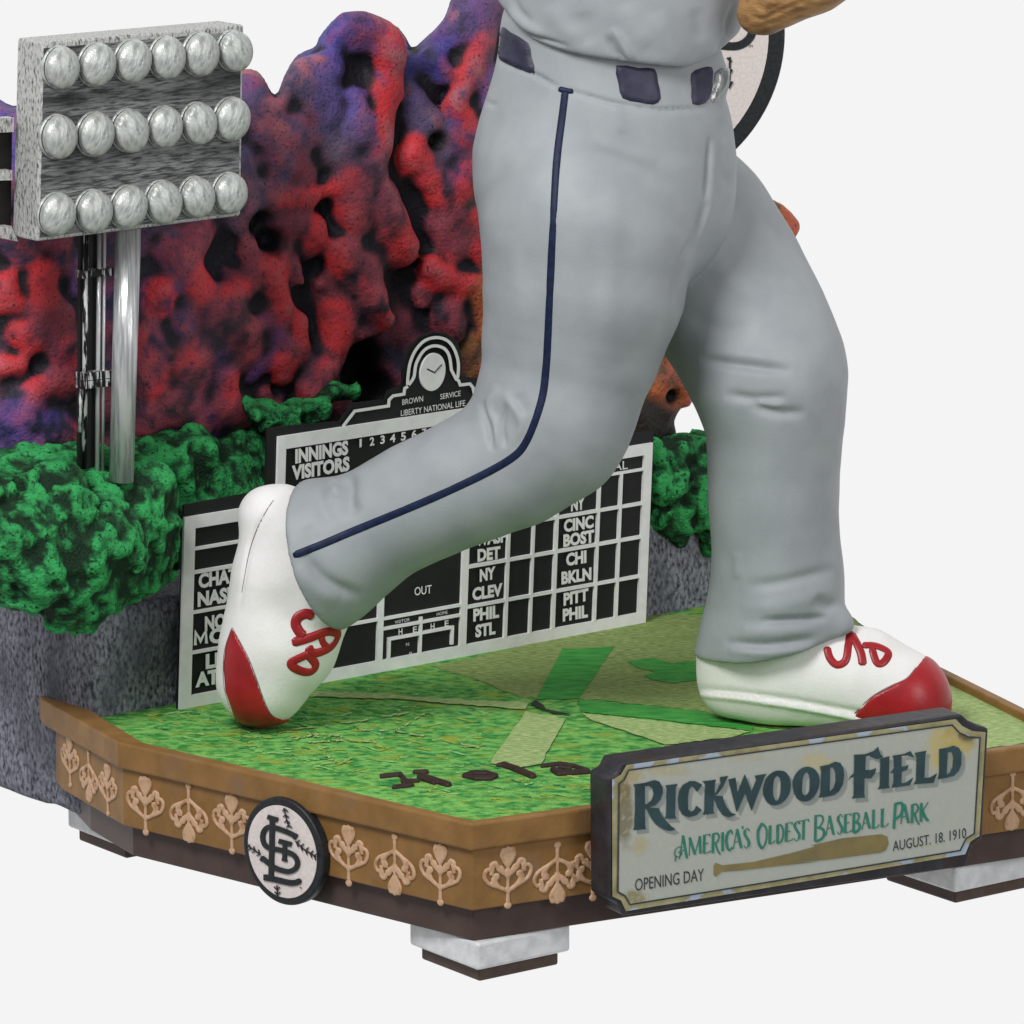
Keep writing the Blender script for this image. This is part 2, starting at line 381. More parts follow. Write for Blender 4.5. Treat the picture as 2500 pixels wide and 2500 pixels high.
# painted field: one mesh, colour patches as separate flat pieces a hair above the turf
FV, FF, FM = [], [], []
def fadd(V, F, mi):
    n = len(FV); FV.extend(V); FF.extend([tuple(i+n for i in f) for f in F]); FM.extend([mi]*len(F))
fadd([(*p, ZG) for p in inset(OUT, .025)], [tuple(range(len(OUT)))], 0)
fadd([(*p, ZG-.03) for p in inset(OUT, .025)], [tuple(range(len(OUT)))[::-1]], 0)
rnd = random.Random(4)
def rough(pts, amp=2.5, step=14):                            # ragged hand-painted edge
    out = []
    for i in range(len(pts)):
        a, b = np.array(pts[i], float), np.array(pts[(i+1) % len(pts)], float); n = max(1, int(np.linalg.norm(b-a)/step))
        for j in range(n):
            p = a+(b-a)*j/n; out.append((p[0]+rnd.uniform(-amp, amp), p[1]+rnd.uniform(-amp, amp)*.6))
    return out
def patch(pts, mi, lev, amp=2.5):
    h = .0012*lev; V, F = fill([rough(pts, amp)], lambda x, y: tuple(atz(x, y, ZG+h))); fadd(V, F, mi)
cr2 = lambda p: c4((700, 1600), .44, p)
cr3 = lambda p: c4((1400, 1650), .3106, p)
patch([(1052, 1626), (1150, 1606), (1600, 1500), (2075, 1500), (2240, 1640), (2470, 1780), (2430, 1800), (2200, 1800), (1840, 1772), (1700, 1733), (1412, 1704), (1311, 1705), (1272, 1703), (1162, 1657)], 2, 1)
patch([(1364, 1600), (1372, 1584), (1500, 1578), (1413, 1706), (1309, 1706)], 1, 2, 1.5)
patch(cr3([(40, 180), (970, 270), (1420, 400), (1400, 430), (700, 345), (60, 282)]), 1, 2, 1.5)
patch(cr3([(60, 290), (700, 360), (1400, 435), (1250, 480), (720, 540), (400, 430), (150, 350)]), 3, 3)
patch(cr2([(1325, 310), (1550, 350), (1410, 600), (1280, 625), (1130, 600), (1190, 500)]), 3, 3)
patch(cr2([(130, 195), (500, 212), (900, 240), (1350, 262), (1320, 300), (1000, 274), (600, 240), (130, 228)]), 3, 3)
patch(cr2([(1350, 265), (1380, 248), (1420, 275), (1440, 296), (1560, 322), (1580, 330), (1480, 320), (1400, 292)]), 4, 4, 1.5)
patch([(1530, 1615), (1590, 1605), (1640, 1618), (1700, 1612), (1705, 1660), (1640, 1668), (1590, 1660), (1570, 1650), (1600, 1640), (1560, 1632)], 1, 2, 2)
patch([(2215, 1606), (2300, 1648), (2400, 1700), (2500, 1752), (2555, 1782), (2550, 1806), (2500, 1814), (2300, 1842), (2230, 1720)], 3, 2)
for q in ([(30, 410), (350, 370), (700, 312)], [(800, 300), (700, 360), (570, 440)], [(170, 500), (230, 560), (285, 600)], [(300, 600), (390, 548)], [(600, 420), (810, 455)], [(860, 470), (1080, 515)],
          [(120, 480), (330, 470), (560, 490)], [(0, 470), (160, 440), (300, 445)], [(380, 385), (420, 410), (560, 415)], [(110, 430), (260, 470), (320, 440)]):
    p = smooth_path(cr2(q), 14); p = [x + np.array([rnd.uniform(-2, 2), rnd.uniform(-1.6, 1.6)]) for x in p]; i = 0
    while i < len(p)-3:                                      # broken, dry strokes
        n = rnd.randint(2, 7); V, F = ribbon(p[i:i+n], [rnd.uniform(1.0, 5.5) for _ in p[i:i+n]]); fadd([tuple(atz(x, y, ZG+.0042)) for x, y in V], F, 3); i += n + rnd.randint(-1, 2)
for k in range(420):                                         # loose brush dabs of lighter, yellower and darker green
    x, y = rnd.uniform(340, 1480), rnd.uniform(1700, 1975)
    lim = 1806 + (x-350)*.2326 if x < 1150 else 1992 - (x-1150)*.14
    if y > lim - 22 or y < 1735 - (x-450)*.03 or (x > 1180 and y < 1890): continue
    L_ = rnd.uniform(14, 60); a_ = rnd.uniform(-.25, .3); n = 5
    p = [(x + L_*i/n, y + L_*i/n*a_ + rnd.uniform(-1.2, 1.2)) for i in range(n)]
    V, F = ribbon(p, [rnd.uniform(1.2, 5.0) for _ in p]); fadd([tuple(atz(q, r_, ZG+.0006+.000004*k)) for q, r_ in V], F, rnd.choice((5, 5, 6, 6, 1, 7)))
DAB = [mat('dab_yellow', lin('a4b54a'), lin('8fae4e'), 50, .8, bump=.8, bscale=120, spec=.15), mat('dab_light', lin('9ad07c'), lin('7fbf68'), 50, .8, bump=.8, bscale=120, spec=.15), mat('dab_teal', lin('3f9a62'), lin('358a55'), 50, .8, bump=.8, bscale=120, spec=.15)]
fo = new_mesh('ball_field', FV, FF, [TURF, TURFD, TURFO, TURFP, SOIL] + DAB, base, False)
fo.data.polygons.foreach_set('material_index', FM); fixn(fo)
# raised brown letters lying on the turf
cr7 = lambda p: c4((850, 1800), .3623, p)
LET = [[([(228, 272), (350, 258), (395, 312)], 16), ([(310, 345), (400, 335), (430, 330)], 15), ([(375, 300), (395, 330)], 22), ([(400, 306), (470, 302)], 12), ([(450, 244), (530, 242)], 15), ([(490, 268), (575, 296), (670, 325)], 26), ([(470, 282), (580, 318)], 10)],
       [([(790, 268), (840, 250), (930, 250), (990, 268), (960, 285), (860, 285), (795, 270)], 22)],
       [([(1012, 198), (1055, 190)], 14), ([(1050, 195), (1130, 222), (1240, 268)], 28)],
       [([(1310, 202), (1430, 188), (1530, 205), (1620, 235)], 14), ([(1385, 228), (1420, 252), (1520, 246), (1610, 240)], 24), ([(1420, 212), (1500, 222)], 10)]]
for li, strokes in enumerate(LET):
    pts = [atz(*q, ZG) for s, _ in strokes for q in cr7(s)]; lo = np.min(pts, 0)-.06; hi = np.max(pts, 0)+.06
    g = Grid((lo[0], lo[1], ZG-.012), (hi[0], hi[1], ZG+.04), .004); sl, (X, Y, Z) = g.all(); D = None
    for s, wd in strokes:
        q = [atz(*p, ZG) for p in cr7(s)]
        for a, b in zip(q, q[1:]):
            dd = b-a; L2 = dd[0]**2+dd[1]**2+1e-9; t = np.clip(((X-a[0])*dd[0]+(Y-a[1])*dd[1])/L2, 0, 1)
            e = np.sqrt((X-a[0]-t*dd[0])**2+((Y-a[1]-t*dd[1])*.62)**2) - wd*.3623/1000*1.05; D = e if D is None else np.minimum(D, e)
    g.F[:] = smax(np.broadcast_to(D, g.F.shape), np.abs(Z-ZG-.001)-.0085, .005); V, Q = g.mesh()
    new_mesh('raised_letter', V, Q, RAISED, base)
# three visible corner feet
ZF0 = ZPB
def foot(px, py, side, ang):
    zb = float(zat(1165, 2371, Ac[1]+.03)); c = atz(px, py, zb)
    e1 = np.array([math.cos(ang), math.sin(ang), 0]); e2 = np.array([-math.sin(ang), math.cos(ang), 0])
    def sq(k, z): return [(*(c + e1*a + e2*b)[:2], z) for a, b in ((k, k), (side-k, k), (side-k, side-k), (k, side-k))]
    m1 = MB(); m1.add(*prism(sq(0, zb), sq(0, ZPB-.001))); f = bev(fixn(m1.build('foot', FOOTS, base)), .008, 3)
    m2 = MB(); m2.add(*prism(sq(.02, zb-.034), sq(.02, zb-.001))); bev(fixn(m2.build('foot_pad', FOOTB, f)), .006, 3)
FA = math.radians(36.8)
foot(1166, 2371, .27, FA); foot(2331, 2181, .3, FA); foot(302, 2072, .26, FA)
# floral ornaments, one mould, copies on the band
def ornament_mesh():
    h = .0022; g = Grid((-.065, -.012, -.075), (.065, .012, .075), h); D0 = None; sl, (X, Y, Z) = g.all(); X = X/1.16; D = np.full(g.n, 9.0)
    def st(pts, r0, r1=None):
        nonlocal D
        r1 = r0 if r1 is None else r1; p = smooth_path(pts, 4); n = len(p)-1
        for i in range(n):
            for sgn in ((1, -1) if abs(pts[0][0])+abs(pts[-1][0]) > .004 else (1,)):
                a, b = p[i]*np.array([sgn, 1]), p[i+1]*np.array([sgn, 1]); dd = b-a; t = np.clip(((X-a[0])*dd[0]+(Z-a[1])*dd[1])/(dd@dd+1e-9), 0, 1)
                D = np.minimum(D, np.sqrt((X-a[0]-t*dd[0])**2+(Z-a[1]-t*dd[1])**2) - (r0+(r1-r0)*(i+t)/n))
    st([(0, -.064), (0, -.064001)], .0075); st([(0, -.055), (0, -.03)], .004, .003)
    st([(.001, -.034), (.010, -.026), (.028, -.018), (.042, -.008), (.048, .008), (.042, .019), (.033, .016), (.034, .009)], .0036, .0042)
    st([(.008, -.029), (.022, -.018), (.028, -.006), (.024, .002)], .004, .0075)
    st([(0, -.026), (0, .002)], .0032); st([(0, .0), (0, .016)], .006, .004)
    st([(.002, .002), (.012, .010), (.020, .022), (.026, .032), (.033, .028), (.032, .020)], .004, .0052); st([(.006, .008), (.016, .018)], .004, .0075)
    st([(0, .020), (0, .046)], .004, .0085); st([(.003, .024), (.012, .044), (.009, .056)], .0035, .0062); st([(0, .05), (0, .060)], .007, .005)
    g.F[:] = smax(D - .0008, np.abs(Y) - .0032, .005); V, Q = g.mesh()
    me = bpy.data.meshes.new('ornament'); me.from_pydata([tuple(map(float, v)) for v in V], [], [tuple(map(int, q)) for q in Q]); me.polygons.foreach_set('use_smooth', [True]*len(Q)); me.materials.append(ORN); return me
ome = ornament_mesh(); oproto = None
def put_orn(p0, p1, px, py, flip, sc_=1.1):
    global oproto
    q0 = np.array([*p0, 0]); dd = np.array([*(np.array(p1)-np.array(p0)), 0]); dd /= np.linalg.norm(dd); nn = np.cross(dd, ZV)
    P = onplane(px, py, q0, nn)
    if oproto is None:
        oproto = bpy.data.objects.new('ornament', ome); o = oproto
    else: o = oproto.copy()
    COL.objects.link(o); o.parent = base; o.location = P + nn*.001
    o.rotation_euler = (0, math.pi if flip else 0, math.atan2(dd[1], dd[0])) if not flip else (0, 0, math.atan2(dd[1], dd[0]))
    if flip: o.rotation_euler = (math.pi, 0, math.atan2(dd[1], dd[0]))
    o.scale = (sc_,)*3
for px, py, fl in ((356, 1963, 0), (462, 1988, 1), (567, 2008, 0), (852, 2085, 0), (965, 2114, 1), (1076, 2131, 0)): put_orn(B1[-1], B1[0], px, py, fl)
for px, py, fl in ((1239, 2138, 0), (1360, 2134, 1), (2470, 1958, 1), (1447, 2120, 0)): put_orn(B1[0], B1[1], px, py, fl)
for px, py, fl in ((172, 1856, 0), (218, 1898, 1), (264, 1925, 0)): put_orn(B1[-2], B1[-1], px, py, fl, .98)

# ================================================================== ROUND EMBLEM on the left front face
em = thing('round_emblem', 'round white and black emblem with interlocked letters on left front of the base', 'emblem')
ABd = np.array([*(cA-cB), 0]); ABd /= np.linalg.norm(ABd); ABn = np.cross(ABd, ZV)
EP0 = np.array([*cB, 0]) + ABn*.013
EC = onplane(690, 2079, EP0, ABn); ER = .130; EW = .1115
def em3(px, py, lift=0.0): return tuple(onplane(px, py, EP0, ABn) + ABn*lift)
def disc(mb, C, a, b, n, R, t0, t1, seg=96):
    L0 = [C + a*R*math.cos(2*math.pi*i/seg) + b*R*math.sin(2*math.pi*i/seg) + n*t0 for i in range(seg)]
    mb.add(*prism(L0, [p + n*(t1-t0) for p in L0]))
mb = MB(); disc(mb, EC, ABd, ZV, ABn, ER, -.028, 0); bev(fixn(mb.build('disc', EMBK, em)), .005, 3)
mb = MB(); disc(mb, EC, ABd, ZV, ABn, EW, .0, .002); fixn(mb.build('face', EMBW, em))
def strokes2d(name, strokes, to3, m, parent, off, s, h_px, thick):
    allp = [q for st, _ in strokes for q in st]; lo = np.min(allp, 0)-60; hi = np.max(allp, 0)+60
    nx, ny = int((hi[0]-lo[0])/h_px)+1, int((hi[1]-lo[1])/h_px)+1
    X, Y = np.meshgrid(lo[0]+h_px*np.arange(nx), lo[1]+h_px*np.arange(ny), indexing='ij'); D = np.full(X.shape, 1e9)
    for st, wd in strokes:
        for a, b in zip(st, st[1:]):
            a, b = np.array(a, float), np.array(b, float); dd = b-a; L = np.linalg.norm(dd)+1e-9; e = dd/L
            t = (X-a[0])*e[0]+(Y-a[1])*e[1]; q = np.abs(-(X-a[0])*e[1]+(Y-a[1])*e[0])
            D = np.minimum(D, np.maximum(np.maximum(-t, t-L), q-wd/2)); D = np.minimum(D, np.hypot(X-b[0], Y-b[1])-wd/2) if b.tolist() != list(st[-1]) else D
    F = np.stack([np.full(X.shape, 50.0), np.maximum(D, -50), np.maximum(D, -50), np.full(X.shape, 50.0)], 2).astype(np.float32)
    V, Q = surface_nets(F, np.array([0., 0, 0]), 1.0)
    V3 = [to3(off[0]+s*(lo[0]+h_px*v[0]), off[1]+s*(lo[1]+h_px*v[1]), thick*(v[2]-.7)/1.5) for v in V]
    return fixn(new_mesh(name, V3, Q, m, parent, False))
sp = lambda p, n=6: [tuple(q) for q in smooth_path(p, n)]
LOGO = [([(696, 470), (690, 900), (676, 1440)], 78), ([(618, 470), (788, 520)], 66), (sp([(1065, 780), (960, 722), (830, 672), (720, 640), (620, 640), (560, 710), (546, 810), (580, 910), (660, 965), (780, 985), (920, 1020), (1040, 1080), (1092, 1180), (1062, 1280), (960, 1330), (840, 1310), (720, 1262), (610, 1175), (535, 1115)]), 74),
        ([(1085, 740), (1040, 825)], 46), ([(510, 1160), (570, 1095)], 46), (sp([(585, 1425), (760, 1460), (960, 1505), (1060, 1505), (1120, 1480)]), 84), ([(590, 1375), (590, 1470)], 60), ([(795, 850), (1002, 905)], 70), ([(893, 880), (888, 1165)], 66), ([(845, 1140), (935, 1165)], 36)]
ST = [([(880, 330), (905, 450), (955, 630)], 20)] + [([(x-38, y+22), (x, y-14), (x+50, y+30)], 18) for x, y in ((893, 360), (905, 450), (922, 540), (955, 615))]
ST += [([(275, 910), (390, 975), (505, 1060)], 20)] + [([(x-4, y-55), (x+28, y+18), (x-30, y+40)], 18) for x, y in ((330, 955), (405, 990), (480, 1040))]
ST += [([(1060, 855), (1200, 985), (1390, 1100)], 20)] + [([(x+42, y-48), (x-6, y-4), (x+20, y+66)], 18) for x, y in ((1085, 880), (1150, 940), (1225, 1000), (1300, 1050), (1362, 1090))]
ST += [([(770, 1545), (780, 1720)], 20)] + [([(x-48, y-34), (x, y+18), (x+42, y-28)], 18) for x, y in ((772, 1600), (780, 1680))] + [([(1125, 1578), (1160, 1588)], 12)]
LOGO = [(p, wd*1.1) for p, wd in LOGO]
strokes2d('letter_mark', LOGO, lambda x, y, t: em3(x, y, .004 + t), EMBK, em, (560, 1920), .1553, 5, .002)
strokes2d('stitching', ST, lambda x, y, t: em3(x, y, .004 + t), EMBK, em, (560, 1920), .1553, 4, .002)

# ================================================================== NAME PLAQUE on the right front face
pq = thing('name_plaque', 'worn cream ballpark plaque in notched black frame on the right front of the base', 'plaque')
AEd = np.array([*(cE-cA), 0]); AEd /= np.linalg.norm(AEd); AEn = np.cross(AEd, ZV); PP0 = np.array([*cA, 0]) + AEn*.105
def pl3(px, py, lift=0.0): return tuple(onplane(px, py, PP0, AEn) + AEn*lift)
outer = [(1484, 1900), (1506, 1888), (1518, 1862), (1900, 1808), (2348, 1744), (2366, 1760), (2388, 1770), (2414, 1778), (2399, 2048), (2375, 2066), (2360, 2116), (1900, 2178), (1522, 2237), (1510, 2206), (1486, 2196)]
light = [(1493, 1903), (1515, 1890), (1528, 1867), (1900, 1815), (2332, 1755), (2348, 1772), (2372, 1784), (2405, 1787), (2390, 2040), (2368, 2054), (2355, 2085), (1900, 2162), (1527, 2224), (1515, 2198), (1494, 2188)]
mb = MB(); fr = [np.array(pl3(*p)) for p in outer]; mb.add(*prism(fr, [p - AEn*.088 for p in fr])); bev(fixn(mb.build('frame', PLQF, pq)), .006, 2)
mb = MB(); mb.add(*fill([light], lambda x, y: pl3(x, y, .0025))); mb.build('worn_edge', PLQE, pq)
inner = [(1509, 1912), (1521, 1903), (1533, 1879), (1900, 1827), (2322, 1769), (2340, 1788), (2362, 1798), (2390, 1800), (2376, 2034), (2356, 2046), (2342, 2075), (1900, 2148), (1536, 2207), (1524, 2186), (1506, 2176)]
def fine_fill(poly, step):
    V, F = fill([poly], lambda x, y: (x, y, 0)); bm = bmesh.new(); vs = [bm.verts.new(v) for v in V]
    for f in F:
        try: bm.faces.new([vs[i] for i in f])
        except ValueError: pass
    for _ in range(12):
        L = [e for e in bm.edges if e.calc_length() > step]
        if not L: break
        bmesh.ops.subdivide_edges(bm, edges=L, cuts=1); bmesh.ops.triangulate(bm, faces=bm.faces[:])
    bm.verts.ensure_lookup_table(); r = np.array([v.co[:2] for v in bm.verts]), [tuple(v.index for v in f.verts) for f in bm.faces]; bm.free(); return r
PV, PF = fine_fill(inner, 9); z_ = PV[:, 0]*0; Cp = np.tile(np.array(lin('a8ada5')[:3]), (len(PV), 1))
wob = vnoise(PV[:, 0]/14, PV[:, 1]/14, z_+.5, 61)*.5 + vnoise(PV[:, 0]/38, PV[:, 1]/38, z_+.5, 62)*.7
for x, y, rx, ry, hx, st_ in ((1520, 1980, 26, 90, '6f6442', 1.1), (1516, 1930, 22, 40, '7d6f4a', 1.1), (1540, 1895, 40, 22, 'a3976a', .9), (1620, 1880, 80, 20, 'a89f78', .7), (1545, 2190, 34, 16, '857a4a', .9), (2335, 1800, 42, 30, '8f7d34', 1.2), (2310, 1830, 60, 60, 'b9a964', .9), (2360, 1790, 26, 18, '4a3d30', 1.1), (1990, 1860, 60, 26, 'b5ab82', .7), (1830, 1850, 60, 14, 'aaa384', .6), (1560, 2060, 30, 30, 'a9a076', .6), (2250, 2060, 70, 16, 'a9a076', .4)):
    m = np.exp(-((PV[:, 0]-x)/rx)**2-((PV[:, 1]-y)/ry)**2)*st_ + wob*.28; m = np.clip((m-.28)/.35, 0, 1)[:, None]; Cp = Cp*(1-m*.8) + np.array(lin(hx)[:3])*m*.8
fc = new_mesh('face', [pl3(x, y, .0040) for x, y in PV], PF, PLQ, pq, False)
ca = fc.data.color_attributes.new('paint', 'FLOAT_COLOR', 'POINT'); ca.data.foreach_set('color', np.concatenate([Cp, np.ones((len(Cp), 1))], 1).astype(np.float32).ravel())
mb = MB(); V, F = ribbon(inner + [inner[0]], 3.6); mb.add([pl3(x, y, .0052) for x, y in V], F); mb.build('border_line', PLQK, pq)
S_ = .15528; o1, o2, o3 = (1520, 1860), (1800, 1820), (2060, 1790)
G = [
 (o1, [[(150, 345), (330, 320), (480, 275), (560, 300), (606, 390), (612, 470), (580, 580), (500, 670), (390, 710), (555, 720), (580, 800), (650, 900), (745, 1000), (815, 1050), (740, 1075), (640, 1055), (500, 970), (420, 860), (355, 722), (330, 740), (335, 1000), (350, 1045), (150, 1065), (166, 1000), (178, 700), (175, 400)], [(330, 375), (400, 365), (455, 410), (470, 500), (440, 590), (370, 650), (330, 660)]]),
 (o1, [[(655, 360), (850, 335), (815, 400), (805, 830), (825, 880), (645, 885), (665, 830), (675, 420)]]),
 (o1, [[(1235, 350), (1150, 460), (1110, 400), (1060, 370), (1025, 430), (1005, 560), (1010, 740), (1060, 775), (1110, 745), (1140, 680), (1225, 745), (1140, 830), (1020, 860), (920, 820), (865, 720), (850, 580), (870, 450), (930, 350), (1040, 292), (1120, 292)]]),
 (o1, [[(1235, 295), (1450, 270), (1430, 330), (1425, 490), (1450, 470), (1520, 330), (1510, 230), (1645, 210), (1600, 290), (1550, 400), (1480, 490), (1430, 520), (1555, 530), (1570, 600), (1620, 710), (1690, 790), (1770, 820), (1650, 860), (1560, 830), (1490, 740), (1430, 600), (1415, 560), (1405, 760), (1420, 800), (1240, 825), (1265, 770), (1270, 560), (1280, 340)]]),
 (o2, [[(-158, 523), (-48, 498), (-40, 560), (-18, 738), (100, 440), (205, 715), (280, 530), (255, 465), (445, 435), (400, 500), (205, 1020), (105, 740), (-28, 1045), (-140, 600)]]),
 (o2, [smooth_loop([(390, 640), (440, 500), (540, 410), (640, 385), (740, 410), (800, 500), (820, 610), (800, 740), (740, 840), (650, 910), (550, 930), (460, 890), (400, 790), (385, 700)]), smooth_loop([(555, 540), (600, 470), (650, 500), (665, 580), (660, 740), (630, 830), (595, 860), (555, 810), (540, 690)])]),
 (o2, [smooth_loop([(850, 570), (900, 440), (990, 350), (1090, 325), (1190, 360), (1250, 440), (1275, 550), (1250, 680), (1190, 790), (1110, 855), (1020, 870), (930, 830), (870, 720)]), smooth_loop([(1000, 600), (1015, 480), (1065, 412), (1105, 450), (1120, 540), (1110, 710), (1050, 775), (1000, 730)])]),
 (o2, [[(1280, 320), (1420, 290), (1520, 245), (1600, 265), (1645, 340), (1660, 460), (1640, 600), (1580, 710), (1500, 770), (1400, 792), (1260, 812), (1285, 750), (1300, 400)], [(1440, 350), (1480, 330), (1520, 400), (1525, 540), (1500, 650), (1430, 720)]]),
 (o3, [[(140, 330), (320, 320), (450, 270), (520, 205), (550, 310), (600, 370), (500, 400), (410, 360), (380, 340), (325, 360), (315, 570), (400, 570), (490, 540), (470, 620), (410, 700), (305, 700), (300, 960), (315, 1000), (105, 1020), (135, 970), (140, 680), (90, 690), (55, 740), (80, 670), (140, 620), (145, 400)]]),
 (o3, [[(545, 395), (700, 350), (695, 400), (685, 800), (700, 850), (510, 875), (545, 820), (555, 440)]]),
 (o3, [[(745, 345), (930, 315), (1030, 270), (1085, 375), (1000, 340), (890, 345), (885, 520), (950, 510), (1000, 485), (980, 560), (890, 600), (885, 780), (960, 765), (1075, 685), (1020, 810), (730, 850), (760, 780), (765, 610), (705, 625), (770, 540), (765, 400)]]),
 (o3, [[(1095, 300), (1280, 265), (1260, 340), (1245, 690), (1330, 690), (1450, 620), (1390, 770), (1080, 795), (1115, 730), (1125, 380)]]),
 (o3, [[(1480, 240), (1620, 215), (1700, 185), (1790, 220), (1830, 300), (1825, 480), (1790, 580), (1710, 660), (1600, 690), (1460, 715), (1480, 600)], [(1615, 290), (1680, 290), (1700, 360), (1690, 520), (1650, 610), (1595, 640)]])]
m1, m2 = MB(), MB()
for k, (off, loops) in enumerate(G):
    L = [[(off[0]+S_*x, off[1]+S_*y) for x, y in lp] for lp in loops]
    V, F = fill(L, lambda x, y: pl3(x, y, .0062)); m1.add(V, F)
    V, F = fill([[(x+9, y+9) for x, y in lp] for lp in L], lambda x, y: pl3(x, y, .0048 + .00003*k)); m2.add(V, F)
m2.build('title_shade', PLQS, pq); m1.build('title_lettering', PLQG, pq)
# slim two-weight serif letters
SL = {'A': [('t', [(.05, 1), (.42, 0)]), ('T', [(.42, 0), (.85, 1)]), ('t', [(.2, .66), (.68, .62)])], 'M': [('t', [(.04, 1), (.08, .05)]), ('T', [(.08, 0), (.5, .97)]), ('t', [(.5, .97), (.9, 0)]), ('T', [(.9, 0), (.95, .95)])],
      'E': [('T', [(.2, 0), (.15, 1)]), ('t', [(.2, .02), (.9, .0), (.92, .12)]), ('t', [(.18, .48), (.7, .45)]), ('t', [(.15, .98), (.9, .95), (.95, .85)])],
      'R': [('T', [(.2, 0), (.15, 1)]), ('m', sp([(.2, .02), (.65, .02), (.85, .2), (.65, .45), (.2, .52)], 4)), ('m', sp([(.45, .5), (.7, .9), (1, 1.12)], 4))],
      'I': [('T', [(.5, 0), (.5, 1)]), ('t', [(.2, .02), (.8, .0)]), ('t', [(.2, .99), (.8, .97)])], 'C': [('m', sp([(.95, .2), (.8, .02), (.5, .04)], 4)), ('T', sp([(.5, .04), (.2, .25), (.12, .55), (.3, .92)], 4)), ('m', sp([(.3, .92), (.6, 1), (.95, .85)], 4))],
      'S': [('t', sp([(.9, .15), (.6, 0), (.3, .08)], 4)), ('T', sp([(.3, .08), (.2, .25), (.5, .48), (.8, .7), (.75, .92)], 4)), ('t', sp([(.75, .92), (.4, 1), (.08, .85)], 4))],
      'O': [('T', sp([(.5, 0), (.15, .25), (.1, .5), (.2, .8), (.5, 1)], 4)), ('m', sp([(.5, 1), (.8, .8), (.92, .5), (.85, .2), (.5, 0)], 4))], 'L': [('T', [(.3, 0), (.25, 1)]), ('t', [(.25, .98), (.85, .93), (.95, .8)]), ('t', [(.1, .02), (.5, 0)])],
      'D': [('T', [(.2, .02), (.18, 1)]), ('m', sp([(.2, .02), (.65, .08), (.9, .45), (.7, .88), (.18, 1)], 4))], 'T': [('T', [(.5, .05), (.45, 1)]), ('t', [(0, .18), (.05, .05), (.95, .0), (1, .12)])],
      'B': [('T', [(.2, 0), (.15, 1)]), ('m', sp([(.2, .02), (.7, .05), (.8, .25), (.5, .47), (.2, .48)], 4)), ('T', sp([(.4, .47), (.85, .6), (.85, .85), (.5, .98), (.15, 1)], 4))],
      'P': [('T', [(.25, 0), (.1, 1)]), ('T', sp([(.25, .02), (.8, .02), (.9, .22), (.7, .5), (.25, .62)], 4))], 'K': [('T', [(.2, 0), (.15, 1)]), ('t', [(.9, 0), (.25, .5)]), ('T', sp([(.35, .45), (.55, .75), (.9, 1)], 4))], "'": [('m', [(.5, 0), (.45, 1)])]}
W4 = [('A', 200, 330, 330, 655), ('M', 335, 505, 350, 605), ('E', 530, 640, 320, 580), ('R', 650, 775, 300, 570), ('I', 780, 830, 290, 550), ('C', 845, 945, 260, 540), ('A', 945, 1085, 240, 515), ("'", 1070, 1095, 200, 240), ('S', 1090, 1190, 235, 505), ('O', 1280, 1428, 160, 515), ('L', 1435, 1530, 195, 450), ('D', 1545, 1658, 175, 440), ('E', 1670, 1778, 155, 415), ('S', 1785, 1890, 135, 405)]
W5 = [('T', 40, 185, 400, 675), ('B', 245, 412, 330, 690), ('A', 415, 545, 340, 610), ('S', 570, 660, 325, 600), ('E', 670, 775, 320, 580), ('B', 785, 900, 300, 570), ('A', 915, 1045, 290, 525), ('L', 1045, 1160, 260, 520), ('L', 1165, 1290, 245, 500), ('P', 1345, 1500, 165, 515), ('A', 1450, 1585, 180, 450), ('R', 1595, 1715, 180, 440), ('K', 1715, 1850, 160, 420)]
mb = MB(); lv = 0
for off, Wd in (((1620, 1980), W4), ((1940, 1930), W5)):
    for ch, x0, x1, y0, y1 in Wd:
        for wt, pts in SL[ch]:
            q = [(off[0]+.176*(x0+(x1-x0)*x), off[1]+.176*(y0+(y1-y0)*y-(x-.5)*(x1-x0)*.12)) for x, y in pts]; lv += 1
            V, F = ribbon(q, {'T': 6.2, 'm': 4.0, 't': 2.4}[wt]); mb.add([pl3(x, y, .0052+.00003*(lv % 40)) for x, y in V], F)
for pts, wd in ((sp([(250, 505), (200, 490), (150, 530), (140, 600), (190, 630), (235, 590), (225, 555), (185, 570)], 4), 2.6), (sp([(150, 610), (150, 690)], 3), 3)):
    V, F = ribbon([(1620+.176*x, 1980+.176*y) for x, y in pts], wd); mb.add([pl3(x, y, .0066) for x, y in V], F)
mb.build('subtitle_lettering', PLQT, pq)
mb = MB()
text_px(mb, 'OPENING DAY', (1548, 2174), (1716, 2148), 31, lambda x, y: pl3(x, y, .0055), .0)
mb.build('date_lettering', PLQK, pq); mb = MB()
text_px(mb, 'AUGUST. 18. 1910', (2177, 2077), (2356, 2044), 26, lambda x, y: pl3(x, y, .0055), .0)
mb.build('date_lettering', PLQK, pq)
bat = c4((1400, 1650), .3106, [(1095, 1490), (1110, 1465), (1160, 1485), (1400, 1460), (1700, 1390), (1900, 1335)]) + c4((1900, 1500), .388, [(0, 1535), (200, 1450), (400, 1405), (640, 1380), (680, 1395), (687, 1440), (670, 1480), (640, 1495), (300, 1540), (40, 1560)]) + c4((1400, 1650), .3106, [(1932, 1455), (1600, 1490), (1300, 1525), (1160, 1535), (1110, 1575), (1095, 1560)])
bat = [p for i, p in enumerate(bat) if i not in (6,)]
mb = MB(); mb.add(*fill([bat], lambda x, y: pl3(x, y, .0055))); mb.build('painted_bat', PLQB, pq)

